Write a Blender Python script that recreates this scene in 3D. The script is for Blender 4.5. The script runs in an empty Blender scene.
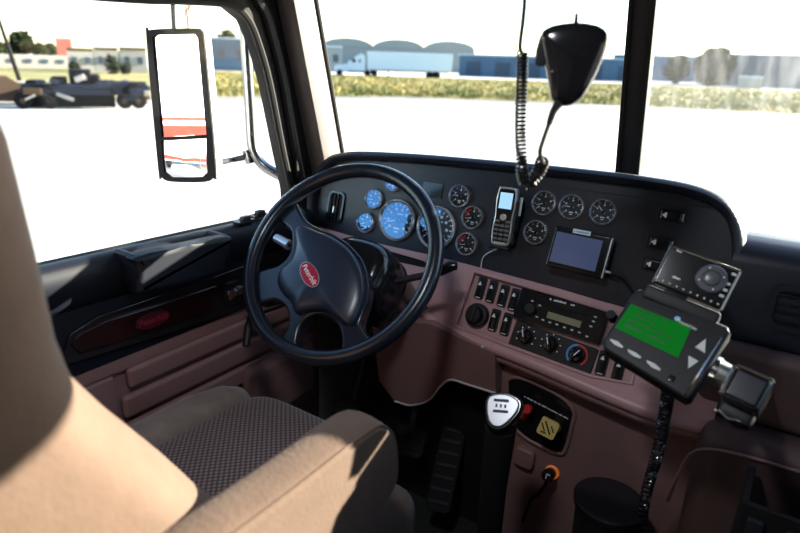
import bpy, bmesh, math, random
from mathutils import Vector, Matrix
from mathutils.geometry import tessellate_polygon
random.seed(7)
scene = bpy.context.scene
COL = scene.collection
R = math.radians

# ------------------------------------------------------------------ camera
FPX = 590.0
CAM = Vector((0, 0, 1.25))
YAW, PITCH, ROLL = R(34), R(19.07), R(1.8)
_h = Vector((-math.sin(YAW), math.cos(YAW), 0))
FW = _h * math.cos(PITCH) - Vector((0, 0, 1)) * math.sin(PITCH)
_r0 = Vector((math.cos(YAW), math.sin(YAW), 0))
_u0 = _r0.cross(FW)
RT = _r0 * math.cos(ROLL) + _u0 * math.sin(ROLL)
UP = _u0 * math.cos(ROLL) - _r0 * math.sin(ROLL)
cd = bpy.data.cameras.new('camera')
cd.sensor_width = 36
cd.lens = FPX * 36 / 800
cd.clip_start = 0.02
cd.clip_end = 3000
cd.dof.use_dof = True
cd.dof.focus_distance = 1.38
cd.dof.aperture_fstop = 3.2
cam = bpy.data.objects.new('camera', cd)
COL.objects.link(cam)
m3 = Matrix((RT, UP, -FW)).transposed()
cam.matrix_world = Matrix.Translation(CAM) @ m3.to_4x4()
scene.camera = cam

# ------------------------------------------------------------------ sky, sun, exposure
SUN_DIR = Vector((0.70, 1.0, 0.34)).normalized()      # towards the sun
world = bpy.data.worlds.new('sky')
scene.world = world
world.use_nodes = True
wn = world.node_tree.nodes
sky = wn.new('ShaderNodeTexSky')
sky.sky_type = 'NISHITA'
sky.sun_disc = False
sky.sun_elevation = math.asin(SUN_DIR.z)
sky.sun_rotation = math.atan2(SUN_DIR.x, SUN_DIR.y)
sky.air_density = 1.0
sky.dust_density = 0.4
sky.ozone_density = 2.0
wn['Background'].inputs[1].default_value = 0.30
world.node_tree.links.new(sky.outputs[0], wn['Background'].inputs[0])
sd = bpy.data.lights.new('sun', 'SUN')
sd.energy = 22.0
sd.angle = R(0.6)
sd.color = (1.0, 0.9, 0.74)
sun = bpy.data.objects.new('sun', sd)
COL.objects.link(sun)
sun.rotation_euler = SUN_DIR.to_track_quat('Z', 'Y').to_euler()
sun.location = (5, 9, 6)
scene.view_settings.view_transform = 'Standard'
scene.view_settings.look = 'None'
scene.view_settings.gamma = 1
scene.view_settings.use_curve_mapping = False
scene.view_settings.exposure = 1.0

# ------------------------------------------------------------------ pixel helpers (a pixel is only a direction)
def ray(x, y):
    return FW * FPX + RT * (x - 400) - UP * (y - 266.5)
def hit(x, y, p0, n):
    d = ray(x, y)
    return CAM + d * ((Vector(p0) - CAM).dot(n) / d.dot(n))
def far(px, dist, z=-1.2):
    d = ray(px, 62 + (px - 400) * 0.031)
    d.z = 0
    d.normalize()
    return Vector((d.x * dist, d.y * dist, z))
class Frame:
    """a plane in the cab: origin, x axis, y axis, normal"""
    def __init__(s, o, ex, ez):
        s.o = Vector(o)
        s.ez = Vector(ez).normalized()
        s.ex = Vector(ex)
        s.ex = (s.ex - s.ez * s.ex.dot(s.ez)).normalized()
        s.ey = s.ez.cross(s.ex)
        s.M = Matrix.Translation(s.o) @ Matrix((s.ex, s.ey, s.ez)).transposed().to_4x4()
    def px(s, x, y, w=0):
        p = hit(x, y, s.o + s.ez * w, s.ez) - s.o
        return (p.dot(s.ex), p.dot(s.ey))
    def at(s, u, v, w=0):
        return s.o + s.ex * u + s.ey * v + s.ez * w
    def sub(s, u, v, w=0, ang=0):
        ex = s.ex * math.cos(ang) + s.ey * math.sin(ang)
        return Frame(s.at(u, v, w), ex, s.ez)
def quad_frame(tl, tr, br, bl, o, n):
    """frame of a flat rectangular face seen as this quad, lying in the plane (o, n)"""
    n = Vector(n).normalized()
    P = [hit(*q, o, n) for q in (tl, tr, br, bl)]
    c = sum(P, Vector()) / 4
    ex = (P[1] + P[2] - P[0] - P[3])
    F = Frame(c, ex, n)
    w = ex.length / 2
    h = (P[0] + P[1] - P[2] - P[3]).length / 2
    return F, w, h
WORLD = Frame((0, 0, 0), (1, 0, 0), (0, 0, 1))

# ------------------------------------------------------------------ materials
def mat(name, col, rough=0.5, metal=0.0, spec=0.5, noise=None, bump=None, sheen=0, coat=0, emit=None, nscale=40):
    m = bpy.data.materials.new(name)
    m.use_nodes = True
    nt = m.node_tree
    b = nt.nodes['Principled BSDF']
    b.inputs['Base Color'].default_value = (*col, 1)
    b.inputs['Roughness'].default_value = rough
    b.inputs['Metallic'].default_value = metal
    b.inputs['Specular IOR Level'].default_value = spec
    if sheen: b.inputs['Sheen Weight'].default_value = sheen
    if coat:
        b.inputs['Coat Weight'].default_value = coat
        b.inputs['Coat Roughness'].default_value = 0.05
    if emit:
        b.inputs['Emission Color'].default_value = (*emit[0], 1)
        b.inputs['Emission Strength'].default_value = emit[1]
    tc = nt.nodes.new('ShaderNodeTexCoord')
    if noise:
        n = nt.nodes.new('ShaderNodeTexNoise')
        n.inputs['Scale'].default_value = nscale
        n.inputs['Detail'].default_value = 6
        nt.links.new(tc.outputs['Object'], n.inputs['Vector'])
        r = nt.nodes.new('ShaderNodeMapRange')
        r.inputs['From Min'].default_value = 0.3
        r.inputs['From Max'].default_value = 0.7
        nt.links.new(n.outputs['Fac'], r.inputs['Value'])
        x = nt.nodes.new('ShaderNodeMix')
        x.data_type = 'RGBA'
        x.inputs['A'].default_value = (*col, 1)
        x.inputs['B'].default_value = (*noise, 1)
        nt.links.new(r.outputs['Result'], x.inputs['Factor'])
        nt.links.new(x.outputs['Result'], b.inputs['Base Color'])
    if bump:
        n = nt.nodes.new('ShaderNodeTexNoise')
        n.inputs['Scale'].default_value = bump[0]
        n.inputs['Detail'].default_value = 3
        nt.links.new(tc.outputs['Object'], n.inputs['Vector'])
        bp = nt.nodes.new('ShaderNodeBump')
        bp.inputs['Strength'].default_value = bump[1]
        bp.inputs['Distance'].default_value = bump[2] if len(bump) > 2 else 0.001
        nt.links.new(n.outputs['Fac'], bp.inputs['Height'])
        nt.links.new(bp.outputs['Normal'], b.inputs['Normal'])
    return m
def glass_mat(name, tint=(0.97, 0.985, 0.98), ior=1.5, haze=0.0, boost=1.0, refl_tint=(1, 1, 1)):
    """thin clear sheet: transmits straight, reflects by Fresnel"""
    m = bpy.data.materials.new(name)
    m.use_nodes = True
    nt = m.node_tree
    nt.nodes.remove(nt.nodes['Principled BSDF'])
    out = nt.nodes['Material Output']
    t = nt.nodes.new('ShaderNodeBsdfTransparent')
    t.inputs[0].default_value = (*tint, 1)
    g = nt.nodes.new('ShaderNodeBsdfGlossy')
    g.inputs[0].default_value = (*refl_tint, 1)
    g.inputs['Roughness'].default_value = 0.02
    fr = nt.nodes.new('ShaderNodeFresnel')
    geo = nt.nodes.new('ShaderNodeNewGeometry')
    io = nt.nodes.new('ShaderNodeMapRange')          # same index from either side of the thin sheet
    io.inputs['To Min'].default_value = ior
    io.inputs['To Max'].default_value = 1 / ior
    nt.links.new(geo.outputs['Backfacing'], io.inputs['Value'])
    nt.links.new(io.outputs['Result'], fr.inputs['IOR'])
    ml = nt.nodes.new('ShaderNodeMath')
    ml.operation = 'MULTIPLY'
    ml.use_clamp = True
    ml.inputs[1].default_value = boost
    nt.links.new(fr.outputs[0], ml.inputs[0])
    mx = nt.nodes.new('ShaderNodeMixShader')
    nt.links.new(ml.outputs[0], mx.inputs[0])
    nt.links.new(t.outputs[0], mx.inputs[1])
    nt.links.new(g.outputs[0], mx.inputs[2])
    last = mx
    if haze:
        d = nt.nodes.new('ShaderNodeBsdfTranslucent')
        d.inputs[0].default_value = (0.9, 0.95, 1, 1)
        tc = nt.nodes.new('ShaderNodeTexCoord')
        mp = nt.nodes.new('ShaderNodeMapping')
        mp.inputs['Scale'].default_value = (30, 30, 5)
        n = nt.nodes.new('ShaderNodeTexNoise')
        n.inputs['Scale'].default_value = 1.2
        n.inputs['Detail'].default_value = 4
        nt.links.new(tc.outputs['Object'], mp.inputs[0])
        nt.links.new(mp.outputs[0], n.inputs['Vector'])
        rr = nt.nodes.new('ShaderNodeMapRange')
        rr.inputs['From Min'].default_value = 0.45
        rr.inputs['From Max'].default_value = 0.75
        rr.inputs['To Min'].default_value = haze * 0.3
        rr.inputs['To Max'].default_value = haze
        nt.links.new(n.outputs['Fac'], rr.inputs['Value'])
        mh = nt.nodes.new('ShaderNodeMixShader')
        nt.links.new(rr.outputs['Result'], mh.inputs[0])
        nt.links.new(mx.outputs[0], mh.inputs[1])
        nt.links.new(d.outputs[0], mh.inputs[2])
        last = mh
    nt.links.new(last.outputs[0], out.inputs['Surface'])
    return m

BLACK = mat('black_dash_vinyl', (0.008, 0.010, 0.019), 0.42, spec=0.4, bump=(900, 0.25, 0.0006))  # blue cast of the shadows put into the black
DOORBLACK = mat('black_door_vinyl', (0.005, 0.0065, 0.012), 0.5, spec=0.22, bump=(900, 0.25, 0.0006))
BLACKGLOSS = mat('black_gloss_plastic', (0.010, 0.010, 0.012), 0.16)
BLACKMATT = mat('black_matt_plastic', (0.008, 0.008, 0.011), 0.5, spec=0.35)
RUBBER = mat('black_rubber', (0.010, 0.0095, 0.010), 0.75, spec=0.2)
WHEEL = mat('wheel_leather', (0.010, 0.013, 0.022), 0.26, spec=0.6, bump=(700, 0.12, 0.0004))  # blue of the reflected sky mixed into the base colour
PAD = mat('wheel_pad_vinyl', (0.014, 0.020, 0.038), 0.33, spec=0.6, bump=(900, 0.2, 0.0004))  # sky-reflection blue put into the pad colour too
PINK = mat('rose_brown_plastic', (0.50, 0.29, 0.295), 0.40, noise=(0.46, 0.265, 0.27), nscale=14, bump=(600, 0.2, 0.0005))
PINKDARK = mat('rose_brown_shaded', (0.26, 0.145, 0.14), 0.5, noise=(0.23, 0.125, 0.12), nscale=9, bump=(500, 0.25, 0.0006))  # darker copy of the fascia pink; the door's shade is in the colour
PIPING = mat('pale_piping', (0.55, 0.5, 0.5), 0.4)
PASSDARK = mat('brown_vinyl_shaded', (0.085, 0.047, 0.043), 0.55, bump=(500, 0.25, 0.0006))  # darkened to cancel the added lamp's spill on the passenger side
GREYTRIM = mat('pale_grey_pillar_plastic', (0.075, 0.064, 0.064), 0.5, bump=(500, 0.2, 0.0005))
CHROME = mat('chrome', (0.85, 0.85, 0.86), 0.12, 1.0)
BEZEL = mat('gauge_bezel_metal', (0.85, 0.85, 0.87), 0.22, 0.75)
SILVER = mat('silver_plastic', (0.55, 0.56, 0.58), 0.3, 0.7)
STEEL = mat('brushed_steel', (0.5, 0.5, 0.5), 0.35, 1.0)
WHITEMARK = mat('white_print', (0.85, 0.86, 0.88), 0.5)
REDMARK = mat('red_print', (0.65, 0.02, 0.02), 0.5)
BLUEMARK = mat('blue_print', (0.05, 0.35, 0.75), 0.5)
DIAL = mat('black_dial', (0.012, 0.012, 0.014), 0.5)
LENS = glass_mat('sky_tinted_gauge_glass', (0.98, 0.98, 0.98), 1.5, boost=1.9, refl_tint=(0.22, 0.52, 1.0))  # sky's blue and extra strength put into the reflection
SCREENGLASS = mat('dark_screen', (0.02, 0.022, 0.03), 0.09, spec=0.9)
GREENSCREEN = mat('green_screen', (0.003, 0.05, 0.006), 0.5, spec=0.05, emit=((0.0, 0.30, 0.02), 0.19))
GREENDARK = mat('green_screen_text', (0.0, 0.04, 0.005), 0.3, emit=((0.0, 0.13, 0.01), 0.12))
PHONESCREEN = mat('phone_screen', (0.3, 0.5, 0.62), 0.2, emit=((0.35, 0.62, 0.85), 0.45))
LCD = mat('olive_display', (0.24, 0.24, 0.14), 0.3)
GREYKEY = mat('pale_grey_key', (0.62, 0.63, 0.62), 0.4)
LABELWHITE = mat('white_label', (0.8, 0.82, 0.84), 0.5)
EMBLEMRED = mat('red_enamel', (0.42, 0.008, 0.03), 0.25, coat=0.5)
WOOD = mat('dark_red_woodgrain', (0.020, 0.003, 0.004), 0.25, noise=(0.008, 0.002, 0.002), nscale=20, coat=0.2)
EMBLEMDARK = mat('faded_red_emblem', (0.22, 0.02, 0.03), 0.3)
VELOUR = mat('tan_velour', (0.092, 0.060, 0.044), 0.85, spec=0.15, noise=(0.078, 0.051, 0.037), nscale=26, sheen=0.06, bump=(160, 0.35, 0.002))
YELLOW = mat('yellow_plastic', (0.72, 0.55, 0.17), 0.4)
REDPLASTIC = mat('red_plastic', (0.55, 0.012, 0.02), 0.35)
ORANGE = mat('orange_glow', (0.7, 0.15, 0.02), 0.4, emit=((1, 0.25, 0.03), 0.10))
FLOORMAT = mat('black_floor_mat', (0.012, 0.012, 0.012), 0.8, noise=(0.02, 0.019, 0.018), nscale=50, bump=(200, 0.5, 0.002))
HEADLINER = mat('dark_headliner', (0.05, 0.042, 0.042), 0.85)
LINING = mat('grey_cab_lining', (0.08, 0.066, 0.064), 0.85, bump=(120, 0.3, 0.002))
GLASS = glass_mat('window_glass', ior=1.12)
GLASSHAZE = glass_mat('streaky_window_glass', ior=1.12, haze=0.03)  # faint pale streaks mixed into the glass
MIRROR = mat('mirror_glass', (0.92, 0.93, 0.94), 0.0, 1.0)
REDPAINT = mat('red_truck_paint', (0.26, 0.022, 0.014), 0.25, coat=0.5)
WHITEPAINT = mat('white_truck_paint', (0.8, 0.8, 0.8), 0.35)

def fabric_pattern():
    m = bpy.data.materials.new('dotted_seat_fabric')
    m.use_nodes = True
    nt = m.node_tree
    b = nt.nodes['Principled BSDF']
    b.inputs['Roughness'].default_value = 0.9
    b.inputs['Sheen Weight'].default_value = 0.2
    tc = nt.nodes.new('ShaderNodeTexCoord')
    mp = nt.nodes.new('ShaderNodeMapping')
    mp.inputs['Scale'].default_value = (112, 112, 0)
    mp.inputs['Rotation'].default_value = (0, 0, R(45))
    nt.links.new(tc.outputs['Object'], mp.inputs[0])
    v = nt.nodes.new('ShaderNodeTexVoronoi')
    v.inputs['Randomness'].default_value = 0.0
    v.inputs['Scale'].default_value = 1
    nt.links.new(mp.outputs[0], v.inputs['Vector'])
    r = nt.nodes.new('ShaderNodeValToRGB')
    r.color_ramp.elements[0].position = 0.28
    r.color_ramp.elements[0].color = (0.20, 0.135, 0.125, 1)
    r.color_ramp.elements[1].position = 0.44
    r.color_ramp.elements[1].color = (0.035, 0.022, 0.022, 1)
    nt.links.new(v.outputs['Distance'], r.inputs[0])
    nt.links.new(r.outputs[0], b.inputs['Base Color'])
    bp = nt.nodes.new('ShaderNodeBump')
    bp.inputs['Strength'].default_value = 0.4
    bp.inputs['Distance'].default_value = 0.002
    bp.invert = True
    nt.links.new(v.outputs['Distance'], bp.inputs['Height'])
    nt.links.new(bp.outputs[0], b.inputs['Normal'])
    return m
FABRIC = fabric_pattern()
VELOURPALE = mat('greyish_velour', (0.20, 0.15, 0.13), 0.85, spec=0.15, noise=(0.15, 0.115, 0.10), nscale=30, sheen=0.3, bump=(90, 0.5, 0.003))

# ------------------------------------------------------------------ mesh building
class G:
    def __init__(s):
        s.v, s.f, s.m = [], [], []
    def raw(s, v, f, mi=0, M=None):
        k = len(s.v)
        s.v += [tuple(M @ Vector(p)) if M else tuple(p) for p in v]
        s.f += [tuple(i + k for i in q) for q in f]
        s.m += [mi] * len(f)
        return s
    def bm(s, b, mi=0, M=None):
        b.verts.index_update()
        s.raw([v.co.copy() for v in b.verts], [[v.index for v in f.verts] for f in b.faces], mi, M)
        b.free()
        return s
    def box(s, c, d, bev=0.0, seg=2, mi=0, M=None):
        b = bmesh.new()
        bmesh.ops.create_cube(b, size=1)
        for v in b.verts:
            v.co = Vector((v.co.x * d[0] + c[0], v.co.y * d[1] + c[1], v.co.z * d[2] + c[2]))
        if bev:
            bmesh.ops.bevel(b, geom=b.edges[:], offset=min(bev, min(d) * 0.49), segments=seg, profile=0.5, affect='EDGES')
        return s.bm(b, mi, M)
    def cyl(s, p0, p1, r0, r1=None, seg=20, mi=0, M=None):
        return s.tube([p0, p1], [r0, r0 if r1 is None else r1], seg, mi=mi, M=M)
    def tube(s, pts, r, seg=10, closed=False, mi=0, M=None, cap=True):
        P = [Vector(p) for p in pts]
        n = len(P)
        rr = r if isinstance(r, (list, tuple)) else [r] * n
        T = []
        for i in range(n):
            a = P[(i - 1) % n] if closed or i > 0 else P[i]
            c = P[(i + 1) % n] if closed or i < n - 1 else P[i]
            T.append((c - a).normalized())
        nrm = T[0].orthogonal().normalized()
        v, f = [], []
        for i in range(n):
            nrm = (nrm - T[i] * nrm.dot(T[i]))
            nrm = nrm.normalized() if nrm.length > 1e-6 else T[i].orthogonal().normalized()
            bn = T[i].cross(nrm)
            for k in range(seg):
                a = 2 * math.pi * k / seg
                v.append(P[i] + (nrm * math.cos(a) + bn * math.sin(a)) * rr[i])
        for i in range(n if closed else n - 1):
            j = (i + 1) % n
            for k in range(seg):
                l = (k + 1) % seg
                f.append((i * seg + k, i * seg + l, j * seg + l, j * seg + k))
        if cap and not closed:
            f.append(tuple(range(seg))[::-1])
            f.append(tuple((n - 1) * seg + k for k in range(seg)))
        return s.raw(v, f, mi, M)
    def lathe(s, prof, seg=28, mi=0, M=None):
        v, f = [], []
        for r, z in prof:
            for k in range(seg):
                a = 2 * math.pi * k / seg
                v.append((r * math.cos(a), r * math.sin(a), z))
        for i in range(len(prof) - 1):
            for k in range(seg):
                l = (k + 1) % seg
                f.append((i * seg + k, i * seg + l, (i + 1) * seg + l, (i + 1) * seg + k))
        f.append(tuple(range(seg))[::-1])
        f.append(tuple((len(prof) - 1) * seg + k for k in range(seg)))
        return s.raw(v, f, mi, M)
    def loft(s, rings, mi=0, M=None, cap=True, closed=False):
        n = len(rings[0])
        v = [p for q in rings for p in q]
        f = []
        m = len(rings)
        for i in range(m if closed else m - 1):
            j = (i + 1) % m
            for k in range(n):
                l = (k + 1) % n
                f.append((i * n + k, i * n + l, j * n + l, j * n + k))
        if cap and not closed:
            f.append(tuple(range(n))[::-1])
            f.append(tuple((m - 1) * n + k for k in range(n)))
        return s.raw(v, f, mi, M)
    def prism(s, pts, z0, z1, bev=0, holes=(), mi=0, M=None, seg=2):
        if not holes:
            b = bmesh.new()
            a = 0
            for i in range(len(pts)):
                x0, y0 = pts[i]
                x1, y1 = pts[(i + 1) % len(pts)]
                a += x0 * y1 - x1 * y0
            if a < 0: pts = pts[::-1]
            vs = [b.verts.new((x, y, z0)) for x, y in pts]
            face = b.faces.new(vs)
            r = bmesh.ops.extrude_face_region(b, geom=[face])
            top = [e for e in r['geom'] if isinstance(e, bmesh.types.BMVert)]
            for q in top: q.co.z = z1
            if bev:
                tz = z1
                ed = [e for e in b.edges if all(abs(q.co.z - tz) < 1e-7 for q in e.verts)]
                bmesh.ops.bevel(b, geom=ed, offset=bev, segments=seg, profile=0.5, affect='EDGES')
            bmesh.ops.recalc_face_normals(b, faces=b.faces[:])
            return s.bm(b, mi, M)
        loops = [pts] + list(holes)
        flat = [p for l in loops for p in l]
        tris = tessellate_polygon([[Vector((x, y, 0)) for x, y in l] for l in loops])
        n = len(flat)
        v = [(x, y, z0) for x, y in flat] + [(x, y, z1) for x, y in flat]
        f = []
        for t in tris:
            f.append(tuple(i + n for i in t))
            f.append(tuple(t)[::-1])
        k = 0
        for l in loops:
            for i in range(len(l)):
                j = (i + 1) % len(l)
                f.append((k + i, k + j, k + j + n, k + i + n))
            k += len(l)
        b = bmesh.new()
        vs = [b.verts.new(p) for p in v]
        for q in f:
            try: b.faces.new([vs[i] for i in q])
            except ValueError: pass
        bmesh.ops.recalc_face_normals(b, faces=b.faces[:])
        return s.bm(b, mi, M)
    def mesh(s, name, mats, smooth=True, ang=40):
        me = bpy.data.meshes.new(name)
        me.from_pydata(s.v, [], s.f)
        for m in (mats if isinstance(mats, (list, tuple)) else [mats]): me.materials.append(m)
        me.polygons.foreach_set('material_index', s.m)
        b = bmesh.new()
        b.from_mesh(me)
        bmesh.ops.recalc_face_normals(b, faces=b.faces[:])
        b.to_mesh(me)
        b.free()
        if smooth:
            me.polygons.foreach_set('use_smooth', [True] * len(me.polygons))
            me.set_sharp_from_angle(angle=R(ang))
        me.update()
        return me
WM = {}
def link(o, M, parent=None):
    COL.objects.link(o)
    if parent is not None:
        o.parent = parent
        o.matrix_parent_inverse = Matrix.Identity(4)
        o.matrix_basis = WM[parent].inverted() @ M
    else:
        o.matrix_basis = M
    WM[o] = M.copy()
    return o
def part(name, g, mats, parent=None, M=None, ang=40, label=None):
    me = g if isinstance(g, bpy.types.Mesh) else g.mesh(name, mats, ang=ang)
    o = bpy.data.objects.new(name, me)
    link(o, M if M is not None else Matrix.Identity(4), parent)
    if label: o['label'] = label
    if not isinstance(g, bpy.types.Mesh) and len(me.polygons) < 3000:
        wnm = o.modifiers.new('weighted_normals', 'WEIGHTED_NORMAL')
        wnm.keep_sharp = True
    return o
def thing(name, label, cat, M=None, group=None):
    o = bpy.data.objects.new(name, None)
    o.empty_display_size = 0.05
    link(o, M if M is not None else Matrix.Identity(4))
    return tag(o, label, cat, group)
def tag(o, label, cat, group=None, kind=None):
    if label: o['label'] = label
    if cat: o['category'] = cat
    if group: o['group'] = group
    if kind: o['kind'] = kind
    return o
def struct(name, g, mats, parent=None, M=None, label=None, cat=None):
    o = part(name, g, mats, parent, M)
    if parent is None: tag(o, label, cat, None, 'structure')
    return o
def struct_root(name, label=None, cat=None, M=None):
    o = bpy.data.objects.new(name, None)
    link(o, M if M is not None else Matrix.Identity(4))
    return tag(o, label, cat, None, 'structure')
def text_geo(body, size, extrude=0.0004, font_shear=0.0):
    c = bpy.data.curves.new('lettering', 'FONT')
    c.body = body
    c.size = size
    c.extrude = extrude
    c.align_x = 'CENTER'
    c.align_y = 'CENTER'
    c.shear = font_shear
    c.resolution_u = 3
    o = bpy.data.objects.new('lettering', c)
    COL.objects.link(o)
    me = bpy.data.meshes.new_from_object(o)
    bpy.data.objects.remove(o)
    g = G()
    g.raw([v.co.copy() for v in me.vertices], [list(p.vertices) for p in me.polygons])
    bpy.data.meshes.remove(me)
    return g
def letters(g, p0, p1, hgt, z, n, mi=0, thick=0.0006):
    """a line of print too small to read"""
    p0, p1 = Vector((*p0, 0)), Vector((*p1, 0))
    d = p1 - p0
    e = d.normalized()
    up = Vector((-e.y, e.x, 0))
    for i in range(n):
        if random.random() < 0.13: continue
        a = p0 + d * (i / n)
        w = d.length / n * 0.72
        hh = hgt * random.choice((0.7, 0.75, 1.0))
        c = a + e * w / 2 + up * hh / 2
        Mx = Matrix((e, up, Vector((0, 0, 1)))).transposed().to_4x4()
        Mx.translation = Vector((c.x, c.y, z))
        g.box((0, 0, 0), (w, hh, thick), mi=mi, M=Mx)
def rrect(w, h, r, n=5, cx=0, cy=0):
    out = []
    for sx, sy, a0 in ((1, 1, 0), (-1, 1, 90), (-1, -1, 180), (1, -1, 270)):
        for k in range(n + 1):
            a = R(a0 + 90 * k / n)
            out.append((cx + sx * (w / 2 - r) + r * math.cos(a), cy + sy * (h / 2 - r) + r * math.sin(a)))
    return out
def superring(cx, cy, hw, hd, z, n=32, p=4.0):
    out = []
    for k in range(n):
        a = 2 * math.pi * k / n
        c, s_ = math.cos(a), math.sin(a)
        out.append((cx + hw * math.copysign(abs(c) ** (2 / p), c), cy + hd * math.copysign(abs(s_) ** (2 / p), s_), z))
    return out
def smooth_path(pts, sub=6, closed=False):
    P = [Vector(p) for p in pts]
    n = len(P)
    out = []
    rng = range(n if closed else n - 1)
    for i in rng:
        p0 = P[(i - 1) % n] if closed or i > 0 else P[i]
        p1, p2 = P[i], P[(i + 1) % n]
        p3 = P[(i + 2) % n] if closed or i + 2 < n else p2
        for k in range(sub):
            t = k / sub
            out.append(0.5 * ((2 * p1) + (p2 - p0) * t + (2 * p0 - 5 * p1 + 4 * p2 - p3) * t * t + (3 * p1 - p0 - 3 * p2 + p3) * t ** 3))
    if not closed: out.append(P[-1])
    return out
def smooth2(pts, sub=4, closed=True):
    return [(p.x, p.y) for p in smooth_path([(x, y, 0) for x, y in pts], sub, closed)]
def coil(path, r, wire, turns, seg=6, per=12):
    """helix of radius r along a path"""
    P = smooth_path(path, 12)
    L = [0]
    for i in range(1, len(P)): L.append(L[-1] + (P[i] - P[i - 1]).length)
    tot = L[-1]
    N = int(turns * per)
    pts = []
    nrm = (P[1] - P[0]).orthogonal().normalized()
    j = 0
    for k in range(N + 1):
        s_ = tot * k / N
        while j < len(P) - 2 and L[j + 1] < s_: j += 1
        t = (s_ - L[j]) / max(1e-9, L[j + 1] - L[j])
        c = P[j].lerp(P[j + 1], t)
        T = (P[j + 1] - P[j]).normalized()
        nrm = (nrm - T * nrm.dot(T)).normalized()
        b = T.cross(nrm)
        a = 2 * math.pi * turns * k / N
        pts.append(c + (nrm * math.cos(a) + b * math.sin(a)) * r)
    return pts

# planes of the cab
TD = R(15)
D = Frame((-0.5, 1.25, 0.85), (1, 0, 0), (0, -math.cos(TD), math.sin(TD)))          # instrument panel
TQ = R(25)
_q0 = D.at(0, -0.06)
Q = Frame((-0.5, _q0.y, _q0.z), (1, 0, 0), (0, -math.cos(TQ), math.sin(TQ)))        # rose-brown control fascia
S = Frame((-0.4, 1.19, 0.45), (1, 0, 0), (0, -1, 0))                                 # lower console
DOOR = Frame((-1.15, 0, 0), (0, 1, 0), (1, 0, 0))                                    # u = along the cab, v = up
WC = Vector((-0.782, 0.9225, 0.848))
_az, _el = R(7.03), R(39.43)
WN = Vector((math.sin(_az) * math.cos(_el), -math.cos(_az) * math.cos(_el), math.sin(_el)))
W = Frame(WC, (1, 0, 0), WN)                                                         # steering wheel rim

# ================================================================== STRUCTURE OF THE CAB
CX = -0.36                      # cab centre line
XL, XR = -1.15, 0.43
g = G().box((CX, 0.2, -0.03), (1.62, 3.0, 0.06))
struct('floor', g, FLOORMAT, label='black rubber mat floor of the truck cab', cat='floor')
# ceiling: arched headliner with header over the windshield
rings = []
for y in (-1.25, 0.4, 1.12, 1.3):
    zz = 1.62 if y < 1.2 else 1.54
    prof = [(XL - 0.03, 1.40), (XL + 0.02, 1.47), (XL + 0.2, zz - 0.03), (CX, zz), (XR - 0.2, zz - 0.03), (XR - 0.02, 1.47), (XR + 0.03, 1.40),
            (XR + 0.08, 1.42), (XR + 0.0, 1.60), (CX, zz + 0.06), (XL - 0.0, 1.60), (XL - 0.08, 1.42)]
    rings.append([(x, y, z) for x, z in prof])
struct('ceiling', G().loft(rings), HEADLINER, label='dark padded headliner over the cab', cat='ceiling')
g = G().box((CX, -1.27, 0.8), (1.7, 0.05, 1.7))  # wall out of view, made pale to bounce light onto the dash
struct('wall_back', g, mat('pale_bounce_lining', (0.55, 0.50, 0.48), 0.9), label='rear cab lining out of view, kept pale to bounce light', cat='wall')
# unseen dome lamp added to fill the dash front with light
DLM = Matrix.Translation((CX, 0.30, 1.60))
dome = thing('added_fill_lamp', 'added fill lamp in the headliner, out of view', 'lamp', DLM)
part('fill_lamp_bezel', G().lathe([(0.075, 0.015), (0.075, -0.012), (0.068, -0.016), (0.06, -0.014), (0.06, 0.0)], 28), mat('fill_bezel', (0.1, 0.1, 0.1), 0.5), dome, DLM)
part('fill_lamp_diffuser', G().lathe([(0.06, -0.004), (0.055, -0.013), (0.03, -0.017), (0.0001, -0.018)], 28), mat('fill_glow', (0.8, 0.8, 0.8), 0.4, emit=((0.85, 0.92, 1.0), 6.0)), dome, DLM)
ld = bpy.data.lights.new('fill_bulb', 'AREA')
ld.shape = 'DISK'
ld.size = 0.12
ld.energy = 2.3
ld.color = (0.9, 0.95, 1.0)
lo_ = bpy.data.objects.new('fill_bulb', ld)
link(lo_, DLM @ Matrix.Translation((0, 0, -0.03)), dome)
# unseen right wall; window opening shortened to keep light off the seat
def side_wall(x, yo):
    g = G()
    g.prism([(-1.25, 0), (1.35, 0), (1.35, 0.95), (1.23, 1.45), (-1.25, 1.45)], -0.03, 0.03,
            holes=[[(0.50, 0.87), (1.15, 0.87), (1.03, 1.34), (0.97, 1.37), (0.50, 1.37)]],
            M=Matrix.Translation((x, 0, 0)) @ Matrix(((0, 0, 1), (1, 0, 0), (0, 1, 0))).to_4x4())
    return g
struct('wall_right', side_wall(XR + 0.03, 0), [LINING], label='passenger side wall of the cab', cat='wall')
g = G().box((XR + 0.03, 0.6, 1.12), (0.006, 1.12, 0.52))
struct('window_4', g, glass_mat('dimming_window_glass', (0.70, 0.74, 0.76)), label='passenger side window pane out of view, tinted to dim the seat', cat='window')  # tint added to weaken the light reaching the seat
# left wall behind the door, painted red outside
g = G().box((XL - 0.02, -0.63, 0.74), (0.05, 1.26, 1.46)).box((XL - 0.05, -0.63, 0.5), (0.02, 1.26, 1.9), mi=1)
struct('wall_left', g, [LINING, REDPAINT], label='cab side wall behind the driver door', cat='wall')

# unseen header above the windshield, hung low to shade the seat back
g = G().box((CX, 1.23, 1.505), (1.5, 0.10, 0.15), 0.02, 3)
struct('trim_5', g, HEADLINER, label='dark padded header out of view, set low to shade the seat', cat='header')
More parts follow.
